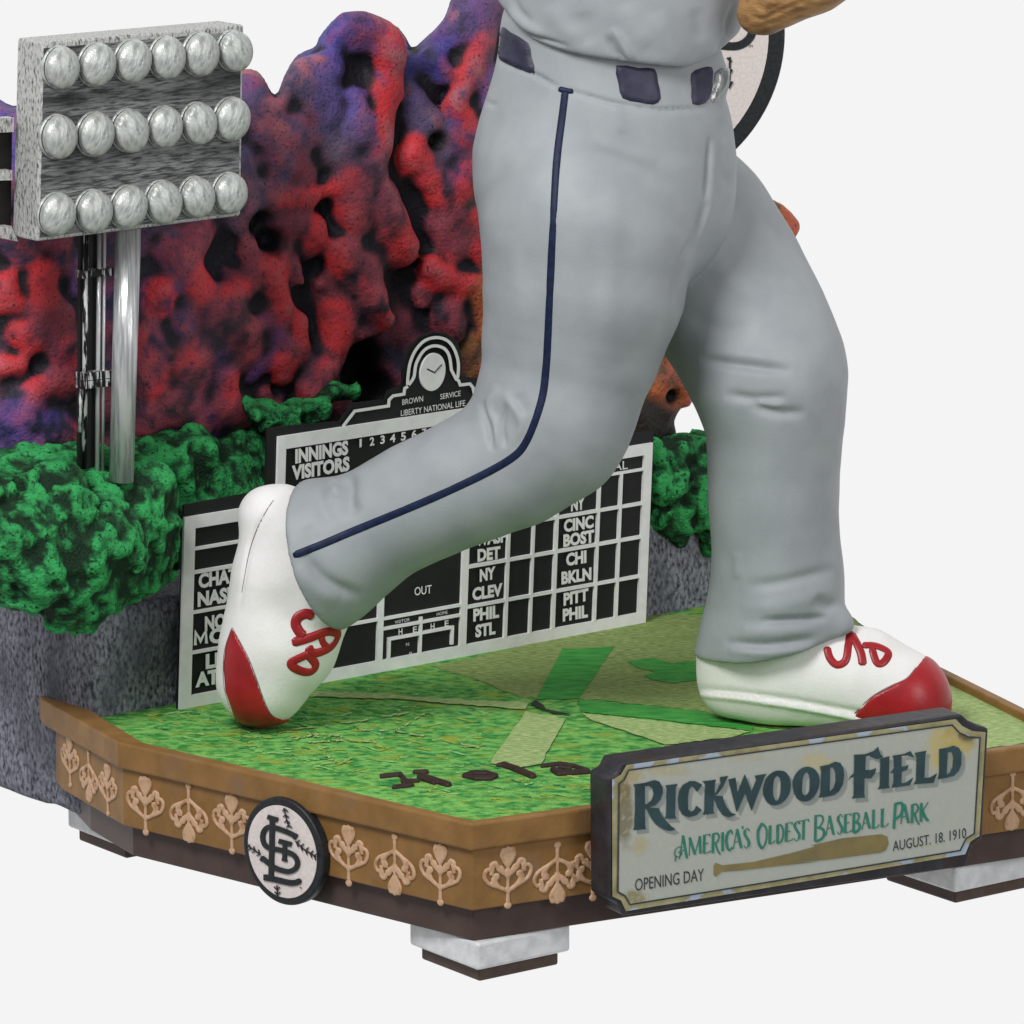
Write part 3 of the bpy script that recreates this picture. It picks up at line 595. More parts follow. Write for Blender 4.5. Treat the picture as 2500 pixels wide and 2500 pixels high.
# ================================================================== SCOREBOARD
sb = thing('scoreboard', 'black and white old time ballpark scoreboard topped by a round clock, standing behind the figurine', 'scoreboard')
def b3(px, py, lift=0.0):
    u, v = buv(px, py); return tuple(bxyz(u, v, lift))
def uvb(u, v, lift=0.0): return tuple(bxyz(u, v, lift))
cr6 = lambda p: c4((660, 800), .2795, p)
uTL, vW = buv(455, 1262); uC, vC = buv(678, 1066); _, vCi = buv(702, 1093)
uR = 1.517; vR = .484; uC2 = uR - (uC - 0)                  # central panel mirrored on the right
sil = [buv(*p) for p in ((436, 1733), (452, 1234), (652, 1197), (655, 1045), (833, 1029), (866, 985), (942, 976), (950, 955), (986, 940), (986, 900), (1000, 850), (1030, 822), (1060, 812), (1092, 820), (1115, 850), (1124, 905))]
umid = buv(1058, 905)[0]
sil2 = [(2*umid + .0 - u, v) for u, v in sil]
sil2 = [(uR + .008 if i == 0 else uR + .008 if i == 1 else u, v) for i, (u, v) in enumerate(sil2)]
S = sil + sil2[::-1][1:]
fr = [np.array(uvb(u, v, -.004)) for u, v in S]
mb = MB(); mb.add(*prism(fr, [p - ND*.008 for p in fr])); fixn(mb.build('board', BLACKB, sb))
mb = MB()
def rect(u0, u1, v0, v1, t=.003):
    if u1 < u0: u0, u1 = u1, u0
    if v1 < v0: v0, v1 = v1, v0
    L = [np.array(uvb(u, v, -.004)) for u, v in ((u0, v0), (u1, v0), (u1, v1), (u0, v1))]; mb.add(*prism(L, [p + ND*(t+.004) for p in L]))
V_, H_ = .0036, .003
rect(0, .034, 0, vW, V_); rect(uR-.028, uR, 0, vR, V_); rect(.034, uR-.028, 0, .031, H_)
rect(.034, uC-.001, .454, vW, H_); rect(uC2, uR-.028, .454, vR, H_)
rect(uC, uC+.025, .30, vC, V_); rect(uC2-.025, uC2, .454, vC, V_); rect(uC+.025, uC2-.025, vCi-.002, vC, H_)
for v0, v1 in ((.398, .406), (.338, .347), (.237, .245), (.135, .143)): rect(.034, .30, v0, v1, H_)
rect(.325, .617, .135, .143, H_)
rect(.617, .635, .031, .46, V_); rect(.887, .908, .031, .46, V_)
rect(.635, .887, .134, .142, H_)
for v0, v1 in ((.413, .420), (.321, .330), (.2305, .240), (.125, .134)): rect(.908, uR-.028, v0, v1, H_)
for u, wd in ((1.0385, .010), (1.1215, .008), (1.1985, .011), (1.3395, .009), (1.4135, .009)): rect(u-wd/2, u+wd/2, .031, .414, V_)
p5 = lambda x, y: (600+.44*x, 750+.44*y)
a = buv(*p5(760, 1785)); b = buv(*p5(1180, 1680)); rect(.635, .887, a[1]-.004, a[1]+.004, H_)
mu = buv(*p5(970, 1740))[0]; rect(mu-.004, mu+.004, .031, a[1]+.014, V_)
q = [buv(*p5(*p)) for p in ((790, 1930), (792, 1842), (958, 1806))]; rect(q[0][0]-.003, q[0][0]+.005, .031, q[1][1]+.004, V_); rect(q[1][0]+.004, mu, q[1][1]-.004, q[1][1]+.004, H_)
q = [buv(*p5(*p)) for p in ((975, 1805), (1145, 1775), (1145, 1870))]; rect(mu, q[1][0], q[1][1]-.004, q[1][1]+.004, H_); rect(q[1][0]-.004, q[1][0]+.004, q[2][1], q[1][1]+.004, V_)
mb.build('white_frame', WHITEB, sb)
# outline of the clock crest
mb = MB()
def line(pts, wpx, lift): V, F = ribbon(pts, wpx); mb.add([b3(x, y, lift) for x, y in V], F)
left = cr6([(632, 862), (735, 728), (1030, 683), (1035, 630), (1070, 595), (1165, 580), (1172, 530), (1200, 512)])
line(left, 7.5, .001)
line(smooth_path(cr6([(1196, 500), (1200, 420), (1220, 300), (1270, 190), (1350, 110), (1450, 85), (1540, 110), (1600, 180), (1635, 280), (1640, 370), (1632, 440)]), 4), 7.5, .0014)
line(smooth_path(cr6([(1205, 500), (1250, 430), (1268, 320), (1320, 220), (1380, 170), (1450, 158), (1520, 185), (1560, 250), (1578, 370)]), 4) + [np.array(p) for p in cr6([(1620, 450), (1640, 460), (1655, 500), (1740, 490), (1765, 520), (1775, 565), (1900, 545), (2000, 530)])], 7.5, .0018)
u0, v0 = buv(*cr6([(1030, 683)])[0]); e = cr6([(632, 862)])[0]; ue = buv(*e)
for pu, pv in (((2*umid - ue[0]), ue[1]),):
    r = [(2*umid-buv(*p)[0], buv(*p)[1]) for p in left[:4]]
    V, F = ribbon(r, .0085); mb.add([uvb(x, y, .001) for x, y in V], F)
mb.build('crest_outline', WHITEB, sb)
ck = MB(); cu_, cv_ = buv(1056, 908); rv = .0485; ru = .0405
L = [np.array(uvb(cu_+ru*math.cos(t), cv_+rv*math.sin(t), -.004)) for t in np.linspace(0, 2*math.pi, 64, endpoint=False)]; ck.add(*prism(L, [p+ND*.006 for p in L])); cko = fixn(ck.build('clock', WHITEB, sb))
mb = MB(); line(cr6([(1362, 358), (1428, 390)]), 3.2, .003); line(cr6([(1424, 394), (1492, 320)]), 2.6, .0034); mb.build('clock_hand', BLACKB, cko)
# lettering
mb = MB()
TX = lambda s, p0, p1, h, bold=.05: text_px(mb, s, p0, p1, h, lambda x, y: b3(x, y, .0012), bold)
q6 = lambda x, y: (660+.2795*x, 800+.2795*y)
TX('INNINGS', q6(215, 1180), q6(678, 1100), 33); TX('VISITORS', q6(185, 1325), q6(690, 1240), 33); TX('HOME', q6(250, 1470), q6(600, 1412), 33)
for s, x0, x1, y in (('1', 776, 796, 1044), ('2', 866, 906, 1030), ('3', 958, 998, 1014), ('4', 1042, 1090, 1002), ('5', 1138, 1182, 985), ('6', 1232, 1276, 968), ('7', 1322, 1362, 952), ('8', 1412, 1455, 938), ('9', 1502, 1545, 922)): TX(s, q6(x0, y), q6(x1, y-7), 20, .03)
TX('BROWN', q6(1150, 675), q6(1332, 642), 14, .005); TX('SERVICE', q6(1482, 626), q6(1660, 594), 13.5, .005); TX('LIBERTY NATIONAL LIFE', q6(1138, 772), q6(1700, 682), 15, .005)
lw = lambda x, y: (.44*x, 800+.44*y)
TX('CHAT', lw(1100, 1443), lw(1318, 1405), 34); TX('NASH', lw(1095, 1545), lw(1318, 1508), 34); TX('NOR', lw(1135, 1680), lw(1300, 1650), 34); TX('OB', lw(1160, 1752), lw(1310, 1726), 34); V, F = ribbon([lw(1082, 1762), lw(1084, 1690), lw(1111, 1738), lw(1140, 1682), lw(1144, 1752)], 7.5); mb.add([b3(x, y, .0012) for x, y in V], F)
TX('LR', lw(1140, 1890), lw(1260, 1868), 34); TX('ATL', lw(1083, 1992), lw(1260, 1960), 34)
TX('OUT', p5(935, 1600), p5(1030, 1585), 21, .006)
s6 = lambda x, y: (1100+.26915*x, 1100+.26915*y)
for s, x0, y0, x1, y1, h in (('WASH', 225, 862, 520, 820, 29), ('DET', 242, 1003, 450, 972, 29), ('NY', 262, 1185, 405, 1155, 29), ('CLEV', 195, 1355, 468, 1308, 29), ('PHIL', 203, 1545, 438, 1507, 29), ('STL', 222, 1690, 405, 1657, 29),
                             ('NY', 1090, 545, 1215, 525, 29), ('CINC', 1025, 735, 1295, 692, 29), ('BOST', 1020, 870, 1300, 823, 29), ('CHI', 1045, 1042, 1230, 1010, 29), ('BKLN', 1003, 1208, 1275, 1165, 29), ('PITT', 1022, 1402, 1248, 1352, 29), ('PHIL', 1015, 1545, 1243, 1505, 29)): TX(s, s6(x0, y0), s6(x1, y1), h)
TX('NATIONAL', s6(1040, 245), s6(1605, 165), 22, .004)
TX('VISITOR', p5(825, 1757), p5(908, 1740), 8, .0); TX('HOME', p5(1058, 1712), p5(1118, 1700), 8, .0)
for s, x, y in (('H', 846, 1818), ('E', 926, 1806), ('H', 1024, 1788), ('E', 1102, 1772)): TX(s, p5(x, y), p5(x+22, y-4), 15, .02)
for s, x, y in (('N', 888, 1880), ('o', 905, 1925)): TX(s, p5(x, y), p5(x+16, y-3), 8, .0)
mb.build('lettering', WHITEB, sb)

# ================================================================== STONE WALL (behind the board) and the two hedges on it
ZST = ZPB + .0
sw0 = onplane(226, 2030, BA - ND*.045, ND)
uS = float(np.dot(sw0 - BA, UD)); sw_top = buv(228, 1492, -.045)[1]
g = Grid((uS-.02, -.60, ZST-ZG-.02), (1.98, -.02, sw_top+.03), .02)
sl, (X, Y, Z) = g.all(); nz = vnoise(X*9, Y*9, Z*9, 3)*.006 + vnoise(X*28, Y*28, Z*28, 5)*.004
D = np.maximum(np.maximum(np.abs(X-(uS+1.95)/2)-(1.95-uS)/2, np.abs(Y+.32)-.275), np.abs(Z-(sw_top+ZST-ZG)/2)-(sw_top-(ZST-ZG))/2)
g.F[:] = D + .004 + nz
V, Q = g.mesh(); V = np.array([BA + UD*p[0] + ND*p[1] + ZV*p[2] for p in V])
wallo = tag(fixn(new_mesh('stone_wall', V, Q, STONE)), 'rough grey stone wall block running behind the scoreboard', 'wall', kind='thing')

def paintattr(o, C):
    a = o.data.color_attributes.new('paint', 'FLOAT_COLOR', 'POINT'); C4 = np.concatenate([C, np.ones((len(C), 1))], 1).astype(np.float32); a.data.foreach_set('color', C4.ravel())
def L3(h): return np.array(lin(h)[:3])
def hedge(name, label, lumps, lo, hi, seed, extra=()):
    g = Grid(lo, hi, .0085)
    for A, B, ra, rb in lumps: g.cone(A, B, ra, rb, .035)
    sl, (X, Y, Z) = g.all()
    n1 = vnoise(X*13+Z*5, Y*13, Z*13-X*5, seed); n2 = vnoise(X*31, Y*31, Z*31, seed+1); n3 = vnoise(X*60, Y*60, Z*60, seed+2)
    near = g.F < .12
    g.F[:] = g.F - np.where(near, (1-np.abs(n1)*2)*.013 + n2*.010 + n3*.007, 0)
    V, Q = g.mesh(); i = [((V[:, k]-g.lo[k])/g.h).round().astype(int).clip(0, g.n[k]-1) for k in range(3)]
    tn = (n1*0+1-np.abs(n1)*2)[tuple(i)]*.42 + n2[tuple(i)]*.5 + n3[tuple(i)]*.6
    t = np.clip((tn+.14)/.8, 0, 1)[:, None]; t = t*t*(3-2*t)
    C = L3('18301f')*(1-t) + L3('36a058')*t
    o = fixn(new_mesh(name, V, Q, GREEN)); paintattr(o, C); return tag(o, label, 'hedge')
def hp(px, py, wd): return onplane(px, py, BA + ND*wd, ND)    # point on a plane parallel to the board, wd in front of it
LH = []
for x0, y0, x1, y1, r, wd in ((40, 1190, 200, 1170, .085, -.1), (20, 1320, 120, 1250, .12, .0), (170, 1270, 330, 1210, .10, -.03), (330, 1150, 460, 1120, .08, -.16), (500, 1130, 580, 1120, .075, -.2), (440, 1180, 560, 1180, .055, -.15), (410, 1262, 480, 1238, .045, -.13), (400, 1350, 460, 1290, .05, -.12), (520, 1225, 620, 1190, .05, -.14),
                             (110, 1370, 230, 1330, .12, .04), (270, 1330, 335, 1290, .095, -.02), (170, 1440, 270, 1400, .08, .05), (300, 1400, 355, 1370, .07, -.02), (150, 1480, 210, 1490, .045, .07), (60, 1400, 90, 1350, .09, .0), (-80, 1250, 0, 1330, .12, -.05), (260, 1190, 300, 1180, .05, -.06), (-60, 1200, 40, 1180, .08, -.15)):
    LH.append((hp(x0, y0, wd), hp(x1, y1, wd), r, r))
pts = np.array([p for l in LH for p in l[:2]])
hedge('hedge', 'bushy green moss hedge spilling over the stone wall at the foot of the light tower', LH, pts.min(0)-.17, pts.max(0)+.17, 11)
RH = []
for x0, y0, x1, y1, r, wd in ((1600, 1120, 1720, 1110, .055, -.07), (1610, 1190, 1740, 1170, .06, -.06), (1640, 1250, 1760, 1230, .055, -.06), (1650, 1290, 1660, 1320, .026, -.04), (1720, 1290, 1740, 1330, .03, -.04), (1590, 1240, 1590, 1260, .035, -.09), (1780, 1120, 1840, 1180, .06, -.07)):
    RH.append((hp(x0, y0, wd), hp(x1, y1, wd), r, r))
pts = np.array([p for l in RH for p in l[:2]])
hedge('hedge', 'small green moss hedge seen between the legs at the right end of the scoreboard', RH, pts.min(0)-.12, pts.max(0)+.12, 17)
IV = []
for x0, y0, x1, y1, r in ((715, 1015, 770, 1000, .022), (770, 1000, 800, 965, .022), (800, 965, 860, 955, .018), (620, 1010, 700, 1025, .03)): IV.append((hp(x0, y0, -.13), hp(x1, y1, -.13), r, r))
pts = np.array([p for l in IV for p in l[:2]])
hedge('hedge', 'thin dark green moss strand lying behind the scoreboard beside its crest', IV, pts.min(0)-.07, pts.max(0)+.07, 23)

# ================================================================== FOLIAGE BACKDROP (lumpy red and purple sculpture)
WF = -.22                                                     # reference plane behind the board
def tuv(px, py, dep=0.0):
    P = onplane(px, py, BA + ND*(WF-dep), ND); return np.array([np.dot(P-BA, UD), -dep, P[2]-ZG])
OL = [(-80, 300), (25, 268), (60, 262), (300, 215), (560, 175), (610, 172), (635, 190), (660, 235), (680, 240), (700, 190), (730, 140), (775, 120), (785, 95), (820, 50), (840, 20), (890, 25), (950, 55), (985, 95), (1000, 130), (1030, 110), (1090, 50), (1120, -20), (1200, -60), (1500, -60), (1570, 120), (1650, 420), (1760, 440), (1845, 468), (1910, 492), (1952, 540), (1948, 575), (1915, 610), (1880, 660), (1820, 760), (1740, 960), (1745, 995), (1690, 998), (1665, 1006), (1648, 1026), (1652, 1048), (1685, 1070), (1730, 1085), (1700, 1120), (1560, 1130), (1000, 1130), (600, 1220), (-80, 1260)]
olu = [tuple(tuv(*p)[[0, 2]]) for p in OL]
lo = np.min(olu, 0); hi = np.max(olu, 0)
g = Grid((lo[0]-.06, -.40, lo[1]-.04), (hi[0]+.10, .20, hi[1]+.08), .0105); sl, (X, Y, Z) = g.all()
sd2 = poly_sd(X[:, 0, :], Z[:, 0, :], olu)[:, None, :]
g.F[:] = smax(np.broadcast_to(sd2 + .008, g.F.shape), np.abs(Y + .146) - .168, .09)
RED, DRED, PUR, GPU, BLU, ORA, OLI = 'c8323a', '8a3a4a', '6a58a0', '66586c', '3d3f92', 'cf6c40', '8c7430'
BUMP = [ # big lobes  (pixel capsule, radius px, colour, depth in front)
 (640, 250, 660, 400, 62, DRED, .02), (735, 200, 770, 330, 72, GPU, .05), (790, 170, 800, 260, 50, PUR, .05), (840, 70, 925, 95, 55, PUR, .04), (890, 60, 950, 120, 40, DRED, .06), (1110, 60, 1170, 10, 75, PUR, .0), (1070, 150, 1085, 190, 34, BLU, .03), (1010, 260, 1020, 320, 48, GPU, .02),
 (60, 340, 30, 420, 60, PUR, .03), (90, 1030, 40, 1010, 70, BLU, .04), (60, 1080, 20, 1120, 50, PUR, .03), (130, 600, 150, 640, 45, DRED, .04), (700, 330, 735, 420, 60, DRED, .06), (560, 420, 600, 520, 40, GPU, .03), (1174, 205, 1170, 240, 42, PUR, .06), (800, 380, 830, 330, 40, GPU, .04), (870, 290, 860, 250, 34, PUR, .07),
 (720, 540, 745, 590, 62, DRED, .05), (915, 500, 955, 590, 66, DRED, .05), (1090, 470, 1100, 610, 60, DRED, .05), (870, 640, 885, 720, 46, DRED, .05), (560, 690, 690, 640, 42, DRED, .05), (470, 730, 520, 760, 52, DRED, .05), (720, 850, 735, 880, 44, DRED, .05), (800, 730, 820, 760, 40, DRED, .04), (600, 800, 620, 860, 50, DRED, .04), (430, 940, 480, 960, 56, DRED, .04), (80, 760, 110, 820, 70, DRED, .04), (1060, 700, 1090, 720, 44, DRED, .05), (620, 480, 600, 540, 40, GPU, .03), (1040, 300, 1060, 360, 36, GPU, .04),
 # red drips and knobs
 (950, 110, 945, 220, 42, RED, .10), (945, 220, 925, 350, 38, RED, .10), (1165, 105, 1128, 180, 22, RED, .09), (1128, 180, 1108, 246, 16, RED, .09), (1108, 246, 1132, 310, 24, RED, .10), (1150, 340, 1120, 335, 26, RED, .09), (1002, 378, 1010, 395, 42, RED, .08), (1112, 455, 1128, 430, 40, RED, .11), (1040, 440, 1060, 480, 20, RED, .09), (945, 550, 985, 605, 48, RED, .10), (915, 470, 945, 530, 34, DRED, .08), (848, 505, 850, 535, 26, RED, .11), (840, 440, 897, 412, 24, RED, .10),
 (1050, 655, 1134, 690, 36, RED, .11), (1162, 580, 1158, 610, 24, RED, .11), (1086, 545, 1100, 590, 44, DRED, .09), (1140, 520, 1165, 540, 26, RED, .09), (818, 612, 818, 625, 24, RED, .10), (870, 676, 905, 726, 22, RED, .10), (905, 726, 945, 780, 24, RED, .10), (812, 770, 820, 800, 36, RED, .09), (1090, 770, 1105, 800, 44, DRED, .07), (1020, 720, 1030, 740, 22, DRED, .06),
 (387, 718, 384, 735, 32, RED, .09), (455, 668, 482, 700, 34, RED, .10), (541, 724, 572, 700, 28, RED, .09), (660, 482, 748, 480, 15, RED, .10), (748, 480, 814, 458, 15, RED, .10), (766, 555, 768, 580, 30, RED, .10), (818, 625, 825, 650, 22, RED, .10), (655, 660, 677, 748, 34, RED, .11), (730, 790, 726, 815, 33, RED, .10), (836, 500, 850, 460, 22, RED, .09), (484, 585, 422, 618, 36, DRED, .07), (690, 560, 660, 620, 30, DRED, .07), (600, 610, 610, 650, 26, DRED, .08), (880, 840, 850, 880, 28, DRED, .06), (770, 700, 790, 680, 22, DRED, .07), (720, 660, 735, 690, 16, DRED, .08),
 (88, 680, 90, 720, 44, RED, .09), (10, 700, 18, 725, 32, RED, .09), (50, 815, 62, 835, 28, RED, .09), (155, 860, 160, 905, 42, RED, .10), (75, 945, 125, 930, 22, RED, .09), (10, 892, 35, 890, 14, RED, .08), (145, 1070, 101, 1098, 28, RED, .08), (140, 760, 120, 745, 24, DRED, .07), (190, 640, 185, 700, 18, PUR, .05), (35, 590, 50, 620, 30, DRED, .05),
 (453, 850, 420, 880, 34, RED, .09), (453, 875, 462, 905, 34, RED, .10), (545, 930, 548, 965, 27, RED, .10), (607, 905, 660, 853, 20, BLU, .06), (683, 880, 686, 915, 28, RED, .11), (785, 895, 752, 948, 24, RED, .09), (815, 815, 820, 835, 32, RED, .10), (405, 995, 435, 995, 36, DRED, .07), (519, 994, 590, 1004, 30, DRED, .07), (365, 920, 365, 945, 26, RED, .09), (583, 815, 588, 850, 26, RED, .10), (460, 1035, 480, 1045, 28, DRED, .05), (356, 1020, 350, 1040, 20, DRED, .06), (360, 860, 352, 830, 22, RED, .09), (640, 960, 660, 990, 22, DRED, .05), (500, 860, 520, 890, 22, BLU, .05), (640, 780, 650, 810, 20, BLU, .06), (500, 780, 520, 810, 24, DRED, .08), (430, 780, 445, 800, 22, DRED, .07),
 (1160, 700, 1180, 800, 30, ORA, .06), (1150, 850, 1170, 900, 30, OLI, .03), (1170, 640, 1185, 660, 22, OLI, .05),
 # right hand side
 (1605, 860, 1615, 875, 24, ORA, .06), (1620, 905, 1660, 890, 34, OLI, .03), (1592, 955, 1610, 985, 28, ORA, .08), (1560, 1045, 1630, 1045, 34, '2c2620', .05), (1540, 1000, 1600, 1020, 34, '2c2620', .04), (1660, 945, 1672, 985, 26, ORA, .08), (1610, 930, 1660, 925, 20, ORA, .08), (1628, 1000, 1640, 1008, 16, ORA, .08), (1700, 962, 1710, 972, 22, RED, .06), (1850, 500, 1880, 510, 26, OLI, .03), (1900, 525, 1925, 555, 26, ORA, .05), (1870, 560, 1915, 582, 30, ORA, .05), (1840, 520, 1860, 560, 40, OLI, .02), (1700, 880, 1720, 900, 30, OLI, .03)]
rr = random.Random(9)
prim = []
for x0, y0, x1, y1, r, c, dep in BUMP:
    r = r*(1.34 if r < 30 else 1.26 if r < 50 else 1.12); dep = dep*.34 + .004; z = r/1000; A = tuv(x0, y0, -dep); B = tuv(x1, y1, -dep); A[1] -= z*.55; B[1] -= z*.55; A[1] = A[1]+.02; B[1] = B[1]+.02
    prim.append((A, B, z, c)); g.cone(A, B, z, z*.92, .042)
# undulating hollows between the lumps
n1 = vnoise(X*7, Y*5, Z*5.5, 31); n2 = vnoise(X*15, Y*10, Z*13, 32); n3 = vnoise(X*34, Y*34, Z*34, 33)
g.F[:] = g.F + np.where(g.F < .15, n1*.022 + n2*.007 + n3*.004, 0)
# silhouette lobes: carve along an outline that is swept through the depth of the sculpture
RX, RY = np.meshgrid(np.arange(-160, 2160, 5.0), np.arange(-130, 1340, 5.0), indexing='ij'); RSD = poly_sd(RX, RY, smooth_loop(OL, 3))/1000
Xf, Yf, Zf = (np.broadcast_to(q, g.F.shape) for q in (X, Y, Z)); PX = topx(np.stack([BA[k] + UD[k]*Xf + ND[k]*(WF+Yf) + ZV[k]*Zf for k in range(3)], -1).reshape(-1, 3))
ii = np.clip(((PX[:, 0]+160)/5).round().astype(int), 0, RX.shape[0]-1); jj = np.clip(((PX[:, 1]+130)/5).round().astype(int), 0, RX.shape[1]-1)
g.F[:] = smax(g.F, RSD[ii, jj].reshape(g.F.shape).astype(np.float32) - .006, .035); del Xf, Yf, Zf, PX, ii, jj
# carved pits
PITS = []
for x, y, r in ((640, 545, 30), (672, 590, 26), (1000, 690, 24), (910, 900, 76), (950, 970, 70), (1640, 968, 12), (1072, 345, 20)):
    A = tuv(x, y, -.055); PITS.append((A, r/1000)); q, (XX, YY, ZZ) = g.win(A-.25, A+.25); d = np.sqrt((XX-A[0])**2 + ((YY-A[1])*.45)**2 + (ZZ-A[2])**2) - r/1000
    g.F[q] = smax(g.F[q], -d, .03)
V, Q = g.mesh(); V = relax(V, Q, 1, .4)
def vn(f, sd, fz=None): return vnoise(V[:, 0]*f, V[:, 1]*f, V[:, 2]*(fz or f), sd)
def relax_fast(V, Q, it):
    e = np.concatenate([Q[:, [0, 1]], Q[:, [1, 2]], Q[:, [2, 3]], Q[:, [3, 0]]]); e = np.concatenate([e, e[:, ::-1]]); c = np.bincount(e[:, 0], minlength=len(V))[:, None]
    for _ in range(it): V = .3*V + .7*np.stack([np.bincount(e[:, 0], V[e[:, 1], k], len(V)) for k in range(3)], 1)/c
    return V
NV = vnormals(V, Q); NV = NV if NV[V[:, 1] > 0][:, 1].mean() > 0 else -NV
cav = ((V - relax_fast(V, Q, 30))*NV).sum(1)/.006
hv = V[:, 1]; nn = vn(22, 41)*.5 + vn(55, 42)*.5; nb = vn(6.5, 44)*.7 + vn(14, 45)*.5
C = np.tile(L3('24202c'), (len(V), 1))
def lay(m, c):
    global C
    m = np.clip(m, 0, 1)[:, None]; C = C*(1-m) + L3(c)*m
top = np.clip((V[:, 2]-.95)/.45, 0, 1)
lay((nb+nn*.5+.3+top*.8)*1.0*(.35+.65*top), '55496f')
lay((vn(8, 46)+nn*.6+.05)*1.4*(.35+.65*top), '423f94')
lay((vn(7, 47)+nn*.8+.05+(hv-.02)*4)*1.5*(1-.75*top), '7c3a48')
lay((vn(12, 48)+nn*.7-.30)*1.6*(1-.5*top), '9c4250')
far = np.clip((V[:, 0]-1.0)/.22, 0, 1); lay(far*.75, '5d4a32')
pp = [(A, B, r, c) for A, B, r, c in prim]
for A, B, r, c in sorted(pp, key=lambda p: p[3] in (RED, ORA)):
    if c == '2c2620': continue
    d = conesd(V[:, 0], V[:, 1], V[:, 2], A, B, r, r*.92); hot = c in (RED, ORA)
    soft = np.clip(1 - d/(.026 + .026*(nn+.6)), 0, 1); core = np.clip(1 - d/(.010 + .010*(nn+.6)), 0, 1)
    front = np.clip((V[:, 1]-(A[1]+B[1])/2)/r*.7 + .8, .0, 1)
    if hot: lay(soft*front*np.clip(.6+nn*.9, 0, 1), '8e3a47' if c == RED else '9a5a38'); lay(core*1.5*front*np.clip(.75+nn*.9, 0, 1), 'd0343a' if c == RED else c)
    else: lay(soft*front*np.clip(.55+nn*.9, 0, 1), c)
lay((cav-.3)*.6*np.clip(.4+nn*1.3+nb*.5, 0, 1)*(1-.6*top), 'b5525c')
lay((cav-.2)*.8*np.clip(nn*1.2+vn(9, 52)*1.2, 0, 1)*top, 'a8646c')
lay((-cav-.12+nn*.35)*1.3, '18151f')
for A, B, r, c in pp:
    if c == '2c2620': lay(1.3 - conesd(V[:, 0], V[:, 1], V[:, 2], A, B, r, r)/.03, c)
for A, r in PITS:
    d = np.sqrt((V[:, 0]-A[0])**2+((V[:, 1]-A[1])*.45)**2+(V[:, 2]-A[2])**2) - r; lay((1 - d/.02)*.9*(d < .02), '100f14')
W = np.array([BA + UD*p[0] + ND*(WF+p[1]) + ZV*p[2] for p in V])
C = np.clip(C, 0, 1)
bo = fixn(new_mesh('foliage_backdrop', W, Q, THICK)); paintattr(bo, C); tag(bo, 'tall lumpy sculpted backdrop of red knobs and purple hollows rising behind the scoreboard', 'backdrop', kind='thing')

# ================================================================== LIGHT TOWER
lt = thing('light_tower', 'silver stadium light tower with three rows of round lamps standing in the moss hedge', 'light tower')
TW = .10
def t3(px, py, lift=0.0): return onplane(px, py, BA + ND*TW, ND) + ND*lift
f4 = [t3(*p) for p in ((103, 103), (596, 60), (588, 527), (90, 590))]
mb = MB(); mb.add(*prism(f4, [p - ND*.105 for p in f4])); pn = bev(fixn(mb.build('lamp_panel', SILVW, lt)), .006, 2)
f5 = [t3(*p, .0015) for p in ((107, 118), (588, 76), (581, 519), (97, 580))]
mb = MB(); mb.add(*prism(f5, [p - ND*.01 for p in f5])); fixn(mb.build('panel_face', SILVD, lt))
R1 = [(365, 380), (565, 363), (763, 343), (955, 325), (1140, 305), (1330, 288)]; R2 = [(350, 765), (555, 750), (748, 732), (940, 710), (1130, 690), (1312, 667)]; R3 = [(343, 1195), (548, 1178), (740, 1155), (932, 1128), (1120, 1100), (1302, 1078)]
lp0 = None
def lamp_mesh():
    prof = [(0, -.004), (.0555, -.004), (.0565, .006), (.0535, .013), (.0475, .015), (.0475, .021), (.0545, .022), (.0548, .029), (.0520, .033), (.0530, .036), (.0522, .044), (.0475, .054), (.039, .063), (.028, .070), (.014, .0745), (0, .0755)]; N_ = 28; V, F = [], []
    for r, z in prof:
        for j in range(N_):
            a_ = 2*math.pi*j/N_; V.append((r*math.cos(a_)*.98, -z*.66, r*math.sin(a_)*1.04))
    for i in range(len(prof)-1):
        for j in range(N_): F.append((i*N_+j, i*N_+(j+1) % N_, (i+1)*N_+(j+1) % N_, (i+1)*N_+j))
    me = bpy.data.meshes.new('lamp'); me.from_pydata(V, [], F); me.polygons.foreach_set('use_smooth', [True]*len(F)); me.materials.append(LAMPM); me.materials.append(EMBK); me.polygons.foreach_set('material_index', [1 if i//N_ in (3, 4) else 0 for i in range(len(F))])
    bm = bmesh.new(); bm.from_mesh(me); bmesh.ops.remove_doubles(bm, verts=bm.verts, dist=1e-5); bmesh.ops.recalc_face_normals(bm, faces=bm.faces); bm.to_mesh(me); bm.free(); return me
lme = lamp_mesh(); ang = math.atan2(UD[1], UD[0])
for row in (R1, R2, R3):
    for x, y in row:
        if lp0 is None: lp0 = bpy.data.objects.new('lamp', lme); o = lp0
        else: o = lp0.copy()
        COL.objects.link(o); o.parent = lt; o.location = onplane(x*.44, y*.44, BA + ND*(TW+.035), ND) - ND*.033
        o.rotation_euler = (0, rr.uniform(-.5, .5), ang + rr.uniform(-.05, .05)); s_ = rr.uniform(.89, .96); o.scale = (s_*.97, .92, s_)
def tube(mb, A, B, r0, r1, n=28):
    A, B = np.array(A), np.array(B); T = (B-A)/np.linalg.norm(B-A); a = np.cross(T, [0, 1, .2]); a /= np.linalg.norm(a); b = np.cross(T, a)
    mb.add(*prism([A + (a*math.cos(t)+b*math.sin(t))*r0 for t in np.linspace(0, 2*math.pi, n, endpoint=False)], [B + (a*math.cos(t)+b*math.sin(t))*r1 for t in np.linspace(0, 2*math.pi, n, endpoint=False)]))
PB = .045
tp = lambda x, y, l=0.0: onplane(x, y, BA + ND*PB, ND) + ND*l
mb = MB(); tube(mb, tp(296, 1175), tp(313, 555), .030, .0315, 40)
po = fixn(mb.build('pole', POLEM, lt, True)); po.data.polygons.foreach_set('use_smooth', [len(p.vertices) == 4 for p in po.data.polygons])
